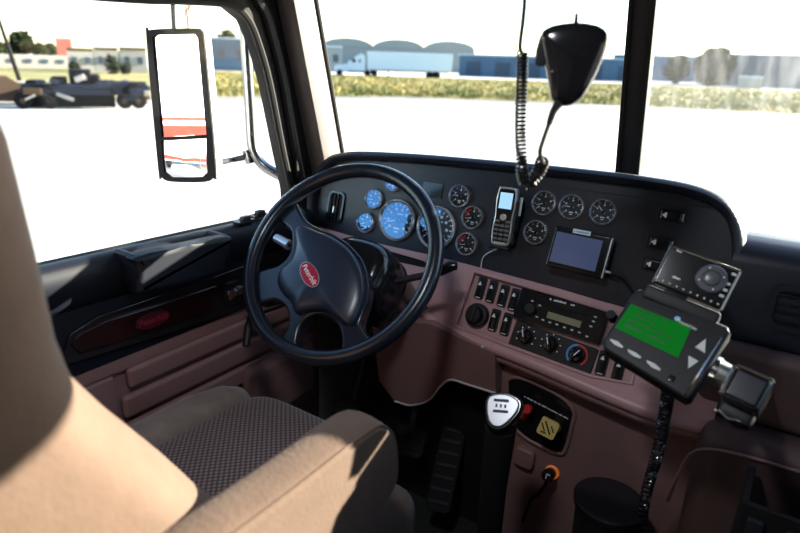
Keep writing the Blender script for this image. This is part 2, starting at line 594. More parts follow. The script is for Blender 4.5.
# unseen passenger visor added to shade the upper seat back
vis = thing('added_sun_visor', 'unseen dark visor added on the passenger side to shade the seat back', 'visor', Matrix.Translation((0.21, 1.19, 1.43)))
part('added_visor_panel', G().box((0.215, 1.19, 1.36), (0.33, 0.022, 0.15), 0.009, 3), HEADLINER, vis)
part('hinge_rod', G().cyl((0.04, 1.19, 1.435), (0.39, 1.19, 1.435), 0.006, 0.006, 10), BLACKMATT, vis)
# windshield panes, gasket, centre post
def wpt(x, z):
    """point on the raked, slightly V-shaped windshield"""
    t = 1 - abs(x - CX) / (XR - CX)
    return Vector((x, 1.34 + 0.18 * t - (z - 0.957) * 0.256, z))
def pane(x0, x1):
    q = [wpt(x0, 0.86), wpt(x1, 0.86), wpt(x1, 1.58), wpt(x0, 1.58)]
    n = (q[1] - q[0]).cross(q[3] - q[0]).normalized() * 0.003
    return G().raw([p - n for p in q] + [p + n for p in q], [(0, 3, 2, 1), (4, 5, 6, 7), (0, 1, 5, 4), (1, 2, 6, 5), (2, 3, 7, 6), (3, 0, 4, 7)])
struct('window_1', pane(XL, CX), GLASS, label='driver side half of the split windshield', cat='window')
struct('window_2', pane(CX, XR), GLASSHAZE, label='streaky passenger side half of the split windshield', cat='window')
# centre post: black extruded bar with ribs
P0, P1 = wpt(CX, 0.86), wpt(CX, 1.60)
ax = (P1 - P0).normalized()
FP = Frame((P0 + P1) / 2 + Vector((0.016, 0, 0)), (1, 0, 0), Vector((1, 0, 0)).cross(ax))
L_ = (P1 - P0).length
t2 = struct_root('trim_2', 'black centre post dividing the windshield', 'window post', FP.M)
part('post_body', G().box((0, 0, 0.012), (0.048, L_, 0.04), 0.006), BLACKMATT, t2, FP.M)
part('gasket', G().box((-0.024, 0, 0.034), (0.010, L_, 0.010), 0.003), RUBBER, t2, FP.M)
part('gasket', G().box((0.020, 0, 0.034), (0.014, L_, 0.012), 0.003), RUBBER, t2, FP.M)
# windshield lower sill / cowl
g = G()
for x0, x1 in ((XL, CX), (CX, XR)):
    a, b = wpt(x0, 0.9), wpt(x1, 0.9)
    g.tube([a, b], 0.02, 8)
struct('trim_3', g, RUBBER, label='black rubber gasket along the foot of the windshield', cat='window seal')

# left A-pillar: pale cover + black gasket
def pillar(xs, sgn):
    rings = []
    for z, y in ((0.80, 1.385), (0.957, 1.345), (1.10, 1.308), (1.25, 1.268), (1.40, 1.23), (1.55, 1.19)):
        rings.append([(xs, y + 0.02, z), (xs + sgn * 0.02, y + 0.012, z), (xs + sgn * 0.028, y - 0.02, z), (xs + sgn * 0.02, y - 0.066, z), (xs - sgn * 0.03, y - 0.075, z), (xs - sgn * 0.04, y + 0.02, z)])
    return G().loft(rings)
t1 = struct_root('trim_1', 'pale grey pillar cover between the driver window and the windshield', 'pillar')
part('pillar_cover', pillar(XL, 1), GREYTRIM, t1)
part('gasket', G().tube([(XL + 0.022, 1.385 + 0.016, 0.80), (XL + 0.022, 1.345 + 0.016, 0.957), (XL + 0.022, 1.19 + 0.016, 1.55)], 0.006, 8), RUBBER, t1)
t4 = struct_root('trim_4', 'pale grey pillar cover on the passenger side', 'pillar')
part('pillar_cover', pillar(XR, -1), GREYTRIM, t4)

# ================================================================== DRIVER DOOR
def dpx(x, y, w=0): return DOOR.px(x, y, w)
door = struct_root('door_1', 'driver door with black armrest, dark red insert and rose-brown padded lower panel', 'door', Matrix.Translation((XL, 0.6, 0.1)))
DM = DOOR.M
# window frame, traced on the door plane
wi = [(0.36, 0.864), (1.155, 0.848), (1.153, 0.91), (1.125, 1.03), (1.09, 1.19), (1.06, 1.28), (1.03, 1.335), (0.98, 1.362), (0.86, 1.36), (0.73, 1.352), (0.36, 1.342)]
RF = lambda P: [(u * 1.035, 1.25 + (z - 1.25) * 1.035) for u, z in P]      # the frame sits 4 cm further out
wo = [(-0.02, 0.62), (1.30, 0.62), (1.275, 0.90), (1.23, 1.05), (1.19, 1.20), (1.165, 1.32), (1.15, 1.45), (-0.02, 1.45)]
wi, wo = RF(wi), RF(wo)
DF = DM @ Matrix.Translation((0, 0, -0.04))
part('window_frame', G().prism(wo, -0.04, 0.0, holes=[wi]), RUBBER, door, DF)
# stepped rubber seals around the window opening
seal = [(x, z, 0.004) for x, z in wi[1:]]
part('seal', G().tube(smooth_path(seal, 4), 0.009, 8), RUBBER, door, DF)
seal2 = [(x + dx, z + dz, 0.006) for (x, z), dx, dz in zip(wi[1:], (.045, .045, .045, .045, .045, .045, .03, 0, 0, 0), (0, 0, 0.0, .01, .02, .03, .045, .045, .045, .045))]
part('seal', G().tube(smooth_path(seal2, 4), 0.013, 8), BLACKMATT, door, DF)
part('latch_post', G().box((1.21, 0.98, 0.012), (0.012, 0.10, 0.012), 0.004), RUBBER, door, DF)
part('screw', G().lathe([(0.0001, 0), (0.007, 0), (0.006, 0.003), (0.0001, 0.004)], 12), CHROME, door, DF @ Matrix.Translation((1.232, 1.15, 0.008)))
# glass pane of the door window
struct('window_3', G().box((0.60, 1.105, -0.06), (1.36, 0.58, 0.005)), GLASS, M=DM, label='driver door window pane', cat='window')
# door skin
part('inner_skin', G().prism([(-0.02, 0.02), (1.25, 0.02), (1.27, 0.66), (-0.02, 0.66)], -0.05, 0.0), PINKDARK, door, DM)
# top sill pad: swept profile along the door
def sill_ring(u, z):
    prof = [(-0.01, -0.06), (-0.01, 0.0), (0.012, 0.006), (0.03, 0.004), (0.042, -0.004), (0.048, -0.024), (0.046, -0.045), (0.036, -0.075), (0.02, -0.095), (0.0, -0.10)]
    return [(u, z + dz, dw) for dw, dz in prof]
us = [(0.0, 0.872), (0.3, 0.868), (0.6, 0.862), (0.9, 0.855), (1.1, 0.850), (1.2, 0.846)]
part('sill_pad', G().loft([sill_ring(u, z) for u, z in us]), DOORBLACK, door, DM, ang=50)
part('middle_panel', G().box((0.62, 0.72, 0.004), (1.26, 0.19, 0.03), 0.006), DOORBLACK, door, DM)
# pull handle with its pocket
def sweep(path_yzw, prof_r, seg=10): return G().tube(path_yzw, prof_r, seg)
t0, t1 = dpx(137, 257, 0.105), dpx(231, 236, 0.105)
b0_, b1_ = dpx(147, 292, 0.105), dpx(222, 273, 0.105)
rail = smooth2([t0, ((t0[0] + t1[0]) / 2, (t0[1] + t1[1]) / 2 + 0.002), (t1[0] - 0.012, t1[1] + 0.001), (t1[0], t1[1] - 0.012), (b1_[0] + 0.012, b1_[1] + 0.02), b1_, b0_, (b0_[0] - 0.02, b0_[1] + 0.014), (t0[0] - 0.002, t0[1] - 0.02)], 3)
part('pull_rail', G().prism(rail, 0.078, 0.112, 0.012, seg=4), DOORBLACK, door, DM, ang=60)
part('pull_end', G().box((t0[0] + 0.004, t0[1] - 0.035, 0.06), (0.016, 0.072, 0.07), 0.006, 3), DOORBLACK, door, DM, ang=60)
part('pull_end', G().box((t1[0] - 0.004, t1[1] - 0.035, 0.06), (0.016, 0.072, 0.07), 0.006, 3), DOORBLACK, door, DM, ang=60)
part('pocket_floor', G().box(((t0[0] + t1[0]) / 2, (b0_[1] + b1_[1]) / 2 + 0.014, 0.05), (t1[0] - t0[0] - 0.02, 0.02, 0.06), 0.003), RUBBER, door, DM)
# dark red insert with black bezel, emblem
ins = [dpx(x, y, 0.03) for x, y in ((71, 345), (80, 333), (105, 321), (160, 304), (216, 286), (221, 292), (210, 311), (160, 329), (80, 354))]
bez = [dpx(x, y, 0.026) for x, y in ((64, 352), (70, 334), (98, 316), (160, 295), (214, 277), (248, 265), (247, 308), (160, 337), (66, 366))]
part('insert_bezel', G().prism(bez, -0.0, 0.027, 0.004), BLACKGLOSS, door, DM)
part('wood_insert', G().prism(ins, 0.02, 0.0325, 0.003), WOOD, door, DM)
e0 = dpx(153, 320, 0.034)
FE = DOOR.sub(e0[0], e0[1], 0.034, R(-1.5))
oval = [(0.042 * math.cos(a), 0.018 * math.sin(a)) for a in [2 * math.pi * k / 28 for k in range(28)]]
em = part('emblem', G().prism(oval, -0.002, 0.001, 0.0008), mat('dark_red_enamel', (0.06, 0.006, 0.010), 0.3), door, FE.M, label='faint red oval emblem')
t = text_geo('Peterbilt', 0.021, font_shear=0.2)
part('lettering', t, EMBLEMDARK, em, FE.M @ Matrix.Translation((0, 0, 0.0014)))
# inside door release
h0 = dpx(233, 293, 0.03)
FH = DOOR.sub(h0[0], h0[1], 0.028)
rel = part('release_bezel', G().prism(rrect(0.06, 0.062, 0.014), -0.01, 0.006, 0.003), BLACKGLOSS, door, FH.M)
g = G().prism(smooth2([(-0.02, -0.012), (-0.022, 0.012), (0.002, 0.008), (0.024, 0.014), (0.024, -0.008), (0.0, -0.006)], 3), 0.006, 0.014, 0.002)
part('release_lever', g, CHROME, rel, FH.M)
# window switches on the sill
for x, y in ((244, 222), (259, 216)):
    s0 = hit(x, y, (0, 0, 0.862), Vector((0, 0, 1)))
    sw = part('window_switch', G().box((0, 0, 0.002), (0.026, 0.05, 0.008), 0.002), BLACKGLOSS, door, Matrix.Translation(s0))
    part('rocker', G().box((0, 0.004, 0.009), (0.018, 0.026, 0.012), 0.004), BLACKMATT, sw, Matrix.Translation(s0))
# padded ribs of the lower door panel
part('panel_top_band', G().box((0.62, 0.612, 0.006), (1.22, 0.042, 0.016), 0.006), PINKDARK, door, DM)
for k in range(5):
    z = 0.568 - 0.066 * k
    y0 = 0.62 if k == 0 else 0.60
    part('padded_rib', G().box(((y0 + 1.22) / 2, z, 0.010), (1.22 - y0, 0.056 if k % 2 else 0.05, 0.022), 0.010, 3), PINKDARK, door, DM, ang=60)
part('panel_rear_band', G().box((0.28, 0.40, 0.008), (0.62, 0.38, 0.018), 0.008), PINKDARK, door, DM)
part('map_pocket', G().box((1.06, 0.37, 0.03), (0.26, 0.18, 0.05), 0.03, 4), PINKDARK, door, DM, ang=60)

# ================================================================== DASHBOARD
dash = thing('dashboard', 'truck dashboard with black gauge panel above a rose-brown control fascia', 'dashboard', Matrix.Translation((-0.55, 1.25, 0.35)))
def Dp(x, y, w=0): return D.px(x, y, w)
def Qp(x, y, w=0): return Q.px(x, y, w)
top_px = [(319, 226), (318, 200), (326, 178), (336, 165), (350, 161), (370, 160.5), (420, 163.5), (475, 168.5), (530, 174), (585, 180), (640, 187), (685, 195), (712, 205), (727, 219), (733, 240), (733, 280), (726, 345)]
bot_px = [(690, 333), (640, 316), (597, 303), (560, 292), (515, 279.5), (470, 268), (430, 258), (375, 246)]
outline = [Dp(*p) for p in top_px + bot_px]
part('instrument_panel', G().prism(outline, -0.02, 0.004, 0.002), BLACK, dash, D.M)
# hood: rounded visor sweeping around the panel and reaching forward to the windshield
hood = smooth_path([(*Dp(*p), 0) for p in top_px[:-1]], 4)
rings = []
cen = Vector((*Dp(540, 250), 0))
for i, p in enumerate(hood):
    a = hood[max(0, i - 1)]
    b = hood[min(len(hood) - 1, i + 1)]
    t_ = (b - a).normalized()
    n_ = Vector((-t_.y, t_.x, 0))
    ring = []
    for dn, dw in ((-0.004, -0.03), (-0.002, 0.018), (0.003, 0.030), (0.011, 0.034), (0.019, 0.028), (0.023, 0.012), (0.0235, -0.10), (0.015, -0.11)):
        q = p + n_ * dn
        ring.append((q.x, q.y, dw))
    rings.append(ring)
part('hood', G().loft(rings), BLACK, dash, D.M, ang=60)
# top shelf running forward to the glass
g = G()
shelf = []
for x in [XL + 0.06 + i * 0.06 for i in range(18)]:
    if x > -0.10: break
    zz = 1.0 if x > -1.0 else 0.97
    yb = wpt(x, 0.9).y
    shelf.append([(x, 1.285, zz - 0.012 + 0.02 * (x + 1.0) * 0.8), (x, 1.36, zz - 0.03), (x, yb, 0.90), (x, yb, 0.86), (x, 1.285, 0.86)])
g.loft(shelf)
part('top_shelf', g, BLACK, dash)

# air vent left of the gauges
v0 = Dp(337, 207)
FV = D.sub(v0[0], v0[1], 0.004, R(0))
vent = part('vent', G().prism(rrect(0.058, 0.088, 0.016), -0.004, 0.006, 0.002, holes=[rrect(0.046, 0.076, 0.012)]), BLACKGLOSS, dash, FV.M)
part('vent_cavity', G().prism(rrect(0.047, 0.077, 0.012), -0.003, 0.0005), RUBBER, vent, FV.M)
for k in range(4):
    part('slat', G().box((-0.018 + 0.012 * k, 0, 0.003), (0.003, 0.074, 0.006), 0.001), BLACKMATT, vent, FV.M)
part('tab', G().box((0.0, -0.008, 0.008), (0.006, 0.02, 0.008), 0.002), SILVER, vent, FV.M)

# gauges
def gauge_meshes(r, red, big):
    k = 1.0
    b = G()
    prof = [(r * 0.90, 0.0), (r * 1.03, 0.0), (r * 1.05, 0.004), (r * 1.02, 0.010), (r * 0.95, 0.012), (r * 0.88, 0.008), (r * 0.87, 0.001)]
    v, f, n = [], [], 36
    for rr, z in prof:
        for i in range(n):
            a = 2 * math.pi * i / n
            v.append((rr * math.cos(a), rr * math.sin(a), z))
    for j in range(len(prof)):
        l = (j + 1) % len(prof)
        for i in range(n):
            m = (i + 1) % n
            f.append((j * n + i, j * n + m, l * n + m, l * n + i))
    b.raw(v, f)
    d = G().lathe([(0.0001, 0.0), (r * 0.88, 0.0), (r * 0.88, 0.0008), (0.0001, 0.0008)], 32)
    nt_ = 15 if big else 9
    for i in range(nt_):
        a = R(220 - 260 * i / (nt_ - 1))
        M_ = Matrix.Rotation(a, 4, 'Z')
        d.box((r * 0.76, 0, 0.001), (r * (0.14 if i % 2 == 0 else 0.09), r * 0.05, 0.0006), mi=1, M=M_)
        if i % 2 == 0:
            c = Vector((math.cos(a), math.sin(a), 0)) * r * 0.55
            d.box((c.x, c.y, 0.001), (r * 0.13, r * 0.13, 0.0006), mi=1)
    d.box((0, -r * 0.42, 0.001), (r * 0.34, r * 0.09, 0.0006), mi=1)
    d.box((0, -r * 0.58, 0.001), (r * 0.22, r * 0.07, 0.0006), mi=1)
    if big: d.box((r * 0.1, r * 0.30, 0.001), (r * 0.36, r * 0.07, 0.0006), mi=1)
    if red:
        for i in range(7):
            M_ = Matrix.Rotation(R(150 + i * 9 - 30), 4, 'Z')
            d.box((r * 0.72, 0, 0.0012), (r * 0.16, r * 0.13, 0.0006), mi=2, M=M_)
    nd = G().prism([(-r * 0.14, -r * 0.05), (-r * 0.14, r * 0.05), (r * 0.68, r * 0.02), (r * 0.68, -r * 0.02)], 0.002, 0.0032)
    nd.lathe([(r * 0.12, 0.001), (r * 0.12, 0.005), (r * 0.09, 0.006), (0.0001, 0.006)], 14, mi=1)
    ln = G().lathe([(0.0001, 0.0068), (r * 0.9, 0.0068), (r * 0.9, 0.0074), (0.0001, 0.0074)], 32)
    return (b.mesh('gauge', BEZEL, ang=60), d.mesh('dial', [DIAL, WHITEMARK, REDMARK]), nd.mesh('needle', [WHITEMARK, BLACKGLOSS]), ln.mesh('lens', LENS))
rs, rl = 0.0275, 0.0535
SMALL, SMALLRED, LARGE = gauge_meshes(rs, 0, 0), gauge_meshes(rs, 1, 0), gauge_meshes(rl, 0, 1)
for x, y, k, a in ((374, 199, SMALL, 190), (365.5, 222.5, SMALL, 200), (393, 181, SMALL, 185), (397, 220, LARGE, 195), (436, 227.5, LARGE, 200),
                   (459.5, 196, SMALL, 178), (472.5, 217.5, SMALLRED, 195), (466.5, 244, SMALLRED, 195),
                   (544, 203, SMALL, 200), (571.5, 207, SMALL, 178), (603, 212, SMALL, 135), (535.5, 232.5, SMALL, 170)):
    u, v = Dp(x, y, 0.008)
    Mx = D.sub(u, v, 0.004).M
    gg = part('gauge', k[0], None, dash, Mx)
    part('dial', k[1], None, gg, Mx)
    part('needle', k[2], None, gg, Mx @ Matrix.Rotation(R(a), 4, 'Z'))
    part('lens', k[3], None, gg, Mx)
# warning light strip above the gauges
f4, w_, h_ = quad_frame((424, 181), (444, 184), (441, 199), (421, 196), D.at(0, 0, 0.005), D.ez)
part('warning_display', G().box((0, 0, 0), (w_, h_, 0.003), 0.001), BLACKGLOSS, dash, f4.M)

# rocker switches on the instrument panel (right)
def rocker(F, u, v, w, h, ang, parent, marks=1):
    f_ = F.sub(u, v, 0.004, ang)
    s_ = part('switch', G().prism(rrect(w, h, min(w, h) * 0.22), -0.004, 0.004, 0.0015), BLACKMATT, parent, f_.M)
    g_ = G().box((0, -h * 0.02, 0.005), (w * 0.74, h * 0.76, 0.012), 0.004, 3)
    part('rocker', g_, BLACKGLOSS, s_, f_.M, ang=60)
    ic = [(-0.17, 0.12), (0.17, 0.12), (0.17, 0.20), (0.08, 0.20), (0.08, 0.27), (-0.08, 0.27), (-0.08, 0.20), (-0.17, 0.20)]
    part('icon', G().prism([(x * w, y * h) for x, y in ic], 0.0108, 0.0116), WHITEMARK, s_, f_.M)
    part('indicator', G().box((0, -h * 0.43, 0.0045), (w * 0.5, h * 0.035, 0.0015)), WHITEMARK, s_, f_.M)
    return s_
for x, y in ((671, 216), (660, 243), (655, 265)):
    u, v = Dp(x, y, 0.006)
    rocker(D, u, v, 0.030, 0.054, R(90), dash)

# control fascia: base plate, raised frame around the recess, bottom lip
fo_px = [(300, 221), (375, 243), (430, 255), (470, 265), (515, 277), (560, 289), (597, 300), (640, 312), (690, 329), (730, 343), (712, 430), (655, 410), (600, 388), (520, 355), (447, 327), (433, 318), (425, 300), (405, 290), (330, 262)]
fo = [Qp(*p) for p in fo_px]
re_px = [(475, 272), (515, 283.5), (560, 296), (600, 308), (640, 321), (655, 326), (640, 378), (600, 372.5), (560, 363), (520, 351), (480, 337), (456, 328)]
rec = [Qp(x, y) for x, y in ((475, 272), (560, 296), (648, 323), (632, 384), (590, 376), (520, 350), (456, 326))]
part('fascia_base', G().prism(fo, -0.05, -0.008), PINK, dash, Q.M)
slot = [Qp(*p) for p in ((383, 249), (389, 251), (424, 261), (428, 264), (425, 268), (398, 262), (388, 257))]
part('fascia_frame', G().prism(fo, -0.008, 0.004, holes=[rec, slot]), PINK, dash, Q.M)
part('tray_slot', G().prism(slot, -0.0082, -0.006), RUBBER, dash, Q.M)
# raised moulding round the recess edge
part('recess_edge', G().tube([(*p, 0.003) for p in rec], 0.0045, 8, closed=True), PINK, dash, Q.M, ang=60)
lip_px = [(425, 312), (433, 322), (447, 330), (520, 358), (600, 392), (655, 414), (690, 424), (712, 430)]
lip = smooth_path([(*Qp(*p), -0.006) for p in lip_px], 4)
part('lip', G().tube(lip, 0.016, 12), PINK, dash, Q.M, ang=60)
lip2 = [(p.x, p.y - 0.018, -0.02) for p in lip]
part('lip', G().tube(lip2, 0.012, 10), PINKDARK, dash, Q.M, ang=60)
for x, y in ((484, 347), (462, 338)):
    u, v = Qp(x, y)
    part('screw', G().lathe([(0.0035, 0), (0.0035, 0.002), (0.0001, 0.003)], 10), SILVER, dash, Q.sub(u, v, 0.009).M)

# rocker switches and big round knob in the recess
fs = R(-8)
for x, y in ((480, 288), (491, 291.5), (502.5, 295.5), (513.5, 299.5), (493.5, 320), (505.5, 324), (602, 363), (618, 370)):
    u, v = Qp(x, y)
    rocker(Q.sub(0, 0, -0.010), u, v, 0.022, 0.054, fs * 0.0, dash)
u, v = Qp(476, 315, 0.006)
FK = Q.sub(u, v, -0.006)
kb = part('rotary_knob', G().lathe([(0.029, 0), (0.029, 0.010), (0.027, 0.013), (0.020, 0.014), (0.019, 0.028), (0.017, 0.031), (0.0001, 0.031)], 28), BLACKMATT, dash, FK.M)
part('knob_grip', G().box((0, 0, 0.032), (0.008, 0.032, 0.008), 0.003), BLACKMATT, kb, FK.M)

# climate control panel
fc, w_, h_ = quad_frame((516.5, 319.5), (600, 350), (587.5, 376), (508.5, 345.5), Q.at(0, 0, -0.002), Q.ez)
cl = part('climate_panel', G().prism(rrect(w_, h_, 0.005), -0.008, 0.003, 0.0015), BLACKMATT, dash, fc.M)
for x, y, third in ((526, 336.5, 0), (550.5, 344, 0), (577, 355, 1)):
    u, v = fc.px(x, y, 0.003)
    fk = fc.sub(u, v, 0.003)
    g = G().lathe([(0.017, 0), (0.0165, 0.006), (0.013, 0.008), (0.012, 0.015), (0.0001, 0.016)], 24)
    g.box((0, 0, 0.014), (0.010, 0.031, 0.016), 0.003, M=Matrix.Rotation(R(25 if not third else -30), 4, 'Z'))
    kk = part('climate_knob', g, BLACKGLOSS, cl, fk.M)
    mk = G()
    Mr = Matrix.Rotation(R(25 if not third else -30), 4, 'Z')
    mk.box((0, 0.006, 0.0222), (0.0022, 0.016, 0.0008), M=Mr)
    for i in range(7):
        a = R(210 - 240 * i / 6)
        if third: continue
        mk.lathe([(0.0016, 0), (0.0016, 0.0006), (0.0001, 0.0007)], 8, M=Matrix.Translation((0.022 * math.cos(a), 0.022 * math.sin(a), 0)))
    mats_ = [WHITEMARK, BLUEMARK, REDMARK]
    if third:
        for i in range(24):
            a = 225 - 270 * i / 23
            mk.box((0.0215, 0, 0.0004), (0.004, 0.0046, 0.0008), mi=1 if i < 11 else 2, M=Matrix.Rotation(R(a), 4, 'Z'))
    dm_ = part('dial_marks', mk, mats_, cl, fk.M)
    dm_['kind'] = 'stuff'

# lower console below the lip
SM = S.M
cons = [(-0.36, 0.20), (0.36, 0.20), (0.36, -0.45), (-0.10, -0.45), (-0.16, -0.25)]
cons = [S.px(*p) for p in ((494, 380), (497, 352), (560, 380), (655, 418), (720, 432))] + [(0.33, -0.43), (-0.13, -0.43)] + [S.px(498, 470)]
part('console_face', G().prism(cons, -0.05, 0.0, 0.008), PINKDARK, dash, SM)
vp = [S.px(*p, 0.004) for p in ((507, 388), (509, 379), (521, 378), (545, 388), (564, 399), (574, 412), (572, 425), (566, 448), (559, 454), (540, 446), (523, 436), (510, 420))]
vpm = part('valve_panel', G().prism(smooth2(vp, 3), -0.002, 0.004, 0.0015), BLACKGLOSS, dash, SM)
part('panel_edge', G().tube(smooth_path([(*p, 0.003) for p in vp], 3, True), 0.005, 8, closed=True), PINKDARK, vpm, SM)
g = G()
letters(g, S.px(524, 397, 0.0045), S.px(568, 419.5, 0.0045), 0.0042, 0.0045, 44)
part('lettering', g, WHITEMARK, vpm, SM)
# parking brake knob (yellow square), trailer supply knob (red)
u, v = S.px(548, 428, 0.05)
FY = Frame(S.at(u, v, 0.05), (1, 0, 0), (0.28, -0.9, 0.30))
g = G().prism(rrect(0.041, 0.041, 0.006), -0.004, 0.006, 0.002)
yk = part('parking_brake_knob', g, YELLOW, vpm, FY.M @ Matrix.Rotation(R(-12), 4, 'Z'), label='square yellow brake knob')
FYM = FY.M @ Matrix.Rotation(R(-12), 4, 'Z')
g2 = G().box((0, 0.002, 0.0064), (0.0035, 0.032, 0.0008), M=Matrix.Rotation(R(40), 4, 'Z')).box((-0.009, 0.006, 0.0064), (0.003, 0.02, 0.0008), M=Matrix.Rotation(R(40), 4, 'Z'))
g2.box((0.009, -0.004, 0.0064), (0.003, 0.016, 0.0008), M=Matrix.Rotation(R(40), 4, 'Z')).box((-0.006, -0.012, 0.0064), (0.012, 0.003, 0.0008))
part('knob_print', g2, BLACKMATT, vpm, FYM)
sp = S.px(556, 427, 0.0)
part('knob_stem', G().cyl(S.at(*sp, 0.0), FY.at(0.004, 0, -0.004), 0.013, 0.012, 16), YELLOW, vpm)
u, v = S.px(528, 409, 0.03)
p_ = S.at(u, v, 0.03)
q_ = S.at(*S.px(524, 418, 0.0), 0.0)
g = G().tube([q_, q_.lerp(p_, 0.6), p_, p_ + Vector((0.0, -0.008, 0.003))], [0.007, 0.008, 0.012, 0.010], 14)
part('trailer_brake_knob', g, REDPLASTIC, vpm, label='red trailer brake knob')
# ash tray door and power socket
ft, w_, h_ = quad_frame((516, 443), (535, 452), (534, 470), (515, 462), S.at(0, 0, 0.006), S.ez)
part('ashtray_door', G().prism(rrect(w_, h_, 0.012), -0.01, 0.012, 0.006, seg=3), PINKDARK, dash, ft.M, ang=60)
u, v = S.px(551, 474, 0.01)
FX = Frame(S.at(u, v, 0.0), (1, 0, 0), (0.05, -0.9, 0.35))
so = part('power_socket', G().lathe([(0.017, -0.004), (0.017, 0.006), (0.014, 0.008), (0.0001, 0.008)], 24), ORANGE, dash, FX.M, label='orange-ringed power socket')
# knee panel right of the steering column with pale piping
kn_px = [(372, 318), (430, 322), (470, 340), (496, 352), (497, 392), (470, 384), (452, 379), (442, 385), (430, 399), (412, 404), (395, 400), (380, 380)]
KP = Frame((-0.7, 1.16, 0.55), (1, 0, 0), (0, -math.cos(R(-8)), math.sin(R(-8))))
kn = [KP.px(*p) for p in kn_px]
part('knee_panel', G().prism(kn, -0.03, 0.006, 0.004), PINKDARK, dash, KP.M)
part('piping', G().tube(smooth_path([(*KP.px(*p), 0.006) for p in ((497, 392), (470, 383.5), (452, 378.5), (442, 385), (430, 399), (412, 404), (396, 400))], 5), 0.0032, 8), PIPING, dash, KP.M)
# under-dash dark bulkhead (firewall)
part('firewall', G().box((CX, 1.31, 0.42), (1.66, 0.08, 0.92)), RUBBER, dash)
part('kick_panel', G().box((-1.0, 1.27, 0.70), (0.26, 0.06, 0.16), 0.02), PINKDARK, dash)

# passenger side of the dash: swept back, vent, lower glovebox panel
pd = thing('passenger_dash', 'dark grey passenger side dash with a rounded vent at the right edge', 'dashboard', Matrix.Translation((0.15, 1.2, 0.4)))
prof = [(1.44, 0.86), (1.43, 0.905), (1.37, 0.945), (1.29, 0.955), (1.25, 0.945), (1.225, 0.915), (1.212, 0.80), (1.212, 0.77), (1.33, 0.76)]
part('upper_body', G().loft([[(x, y, z) for y, z in prof] for x in (-0.075, 0.0, 0.2, 0.415)]), BLACK, pd, ang=50)
pv = Frame((0, 1.214, 0.85), (1, 0, 0), (0, -1, 0.1))
u, v = pv.px(791, 309)
FPV = pv.sub(u, v)
part('vent_ring', G().prism(rrect(0.07, 0.085, 0.018), 0.0, 0.008, holes=[rrect(0.05, 0.064, 0.012)]), BLACKMATT, pd, FPV.M)
for k in range(4): part('slat', G().box((0, -0.024 + 0.016 * k, 0.002), (0.05, 0.003, 0.006)), BLACKGLOSS, pd, FPV.M)
part('lower_panel', G().box((0.16, 1.19, 0.70), (0.50, 0.05, 0.15), 0.025, 4), PASSDARK, pd, ang=60)
part('glovebox', G().box((0.17, 1.15, 0.46), (0.46, 0.10, 0.34), 0.04, 4), PASSDARK, pd, ang=60)
gl = Frame((0.1, 1.1, 0.5), (1, 0, 0), (0, -1, 0))
part('edge_piping', G().tube(smooth_path([(*gl.px(*p), 0.004) for p in ((668, 500), (680, 470), (692, 452), (712, 448), (750, 456), (800, 471))], 5), 0.003, 8), PINKDARK, pd, gl.M)

# ================================================================== STEERING WHEEL AND COLUMN
sw = thing('steering_wheel', 'black leather four-spoke truck steering wheel with red oval badge', 'steering wheel', W.M)
n, seg, Rm, rm = 72, 16, 0.2185, 0.0165
v, f = [], []
for i in range(n):
    a = 2 * math.pi * i / n
    for k in range(seg):
        b = 2 * math.pi * k / seg
        rr = Rm + rm * math.cos(b)
        v.append((rr * math.cos(a), rr * math.sin(a), rm * 1.1 * math.sin(b)))
for i in range(n):
    j = (i + 1) % n
    for k in range(seg):
        l = (k + 1) % seg
        f.append((i * seg + k, j * seg + k, j * seg + l, i * seg + l))
part('rim', G().raw(v, f), WHEEL, sw, W.M, ang=80)
ZH = -0.012
def Wp(x, y, w=ZH): return W.px(x, y, w)
body_px = [(300, 208), (305, 219), (318, 228), (335, 235), (352, 247), (364, 262), (369, 280), (369, 298), (364, 315), (362, 328), (370, 342),
           (344, 356), (343, 340), (338, 324), (325, 316), (311, 317), (301, 328), (298, 345), (299, 357),
           (281, 345), (288, 331), (290, 318), (286, 307), (275, 301), (262, 301),
           (256, 274), (264, 271), (280, 266), (290, 256), (293, 243), (291, 230), (284, 222)]
# spokes run into the rim
def to_rim(p, r=0.214):
    u, v = Wp(*p)
    k = r / math.hypot(u, v)
    return (u * k, v * k)
bp = []
rim_idx = {0, 10, 11, 18, 19, 24, 25, 31}
for i, p in enumerate(body_px):
    bp.append(to_rim(p) if i in rim_idx else Wp(*p))
part('spoke_frame', G().prism(smooth2(bp, 3), ZH - 0.022, ZH + 0.008, 0.007, seg=3), WHEEL, sw, W.M, ang=70)
pad_px = [(300, 226), (318, 232), (335, 239), (350, 250), (360, 264), (365, 281), (365, 298), (360, 314), (352, 326), (342, 322), (327, 312), (310, 312), (297, 314), (293, 304), (284, 295), (279, 284), (282, 272), (294, 260), (298, 244), (297, 233)]
pp = smooth2([W.px(x, y, 0.0) for x, y in pad_px], 3)
pc = Vector((sum(p[0] for p in pp) / len(pp), sum(p[1] for p in pp) / len(pp), 0))
rings = []
for k, z in ((1.0, -0.006), (1.0, 0.003), (0.985, 0.009), (0.95, 0.014), (0.86, 0.019), (0.7, 0.023), (0.45, 0.026), (0.2, 0.027), (0.02, 0.0272)):
    rings.append([(pc.x + (x - pc.x) * k, pc.y + (y - pc.y) * k, z) for x, y in pp])
part('horn_pad', G().loft(rings), PAD, sw, W.M, ang=70)
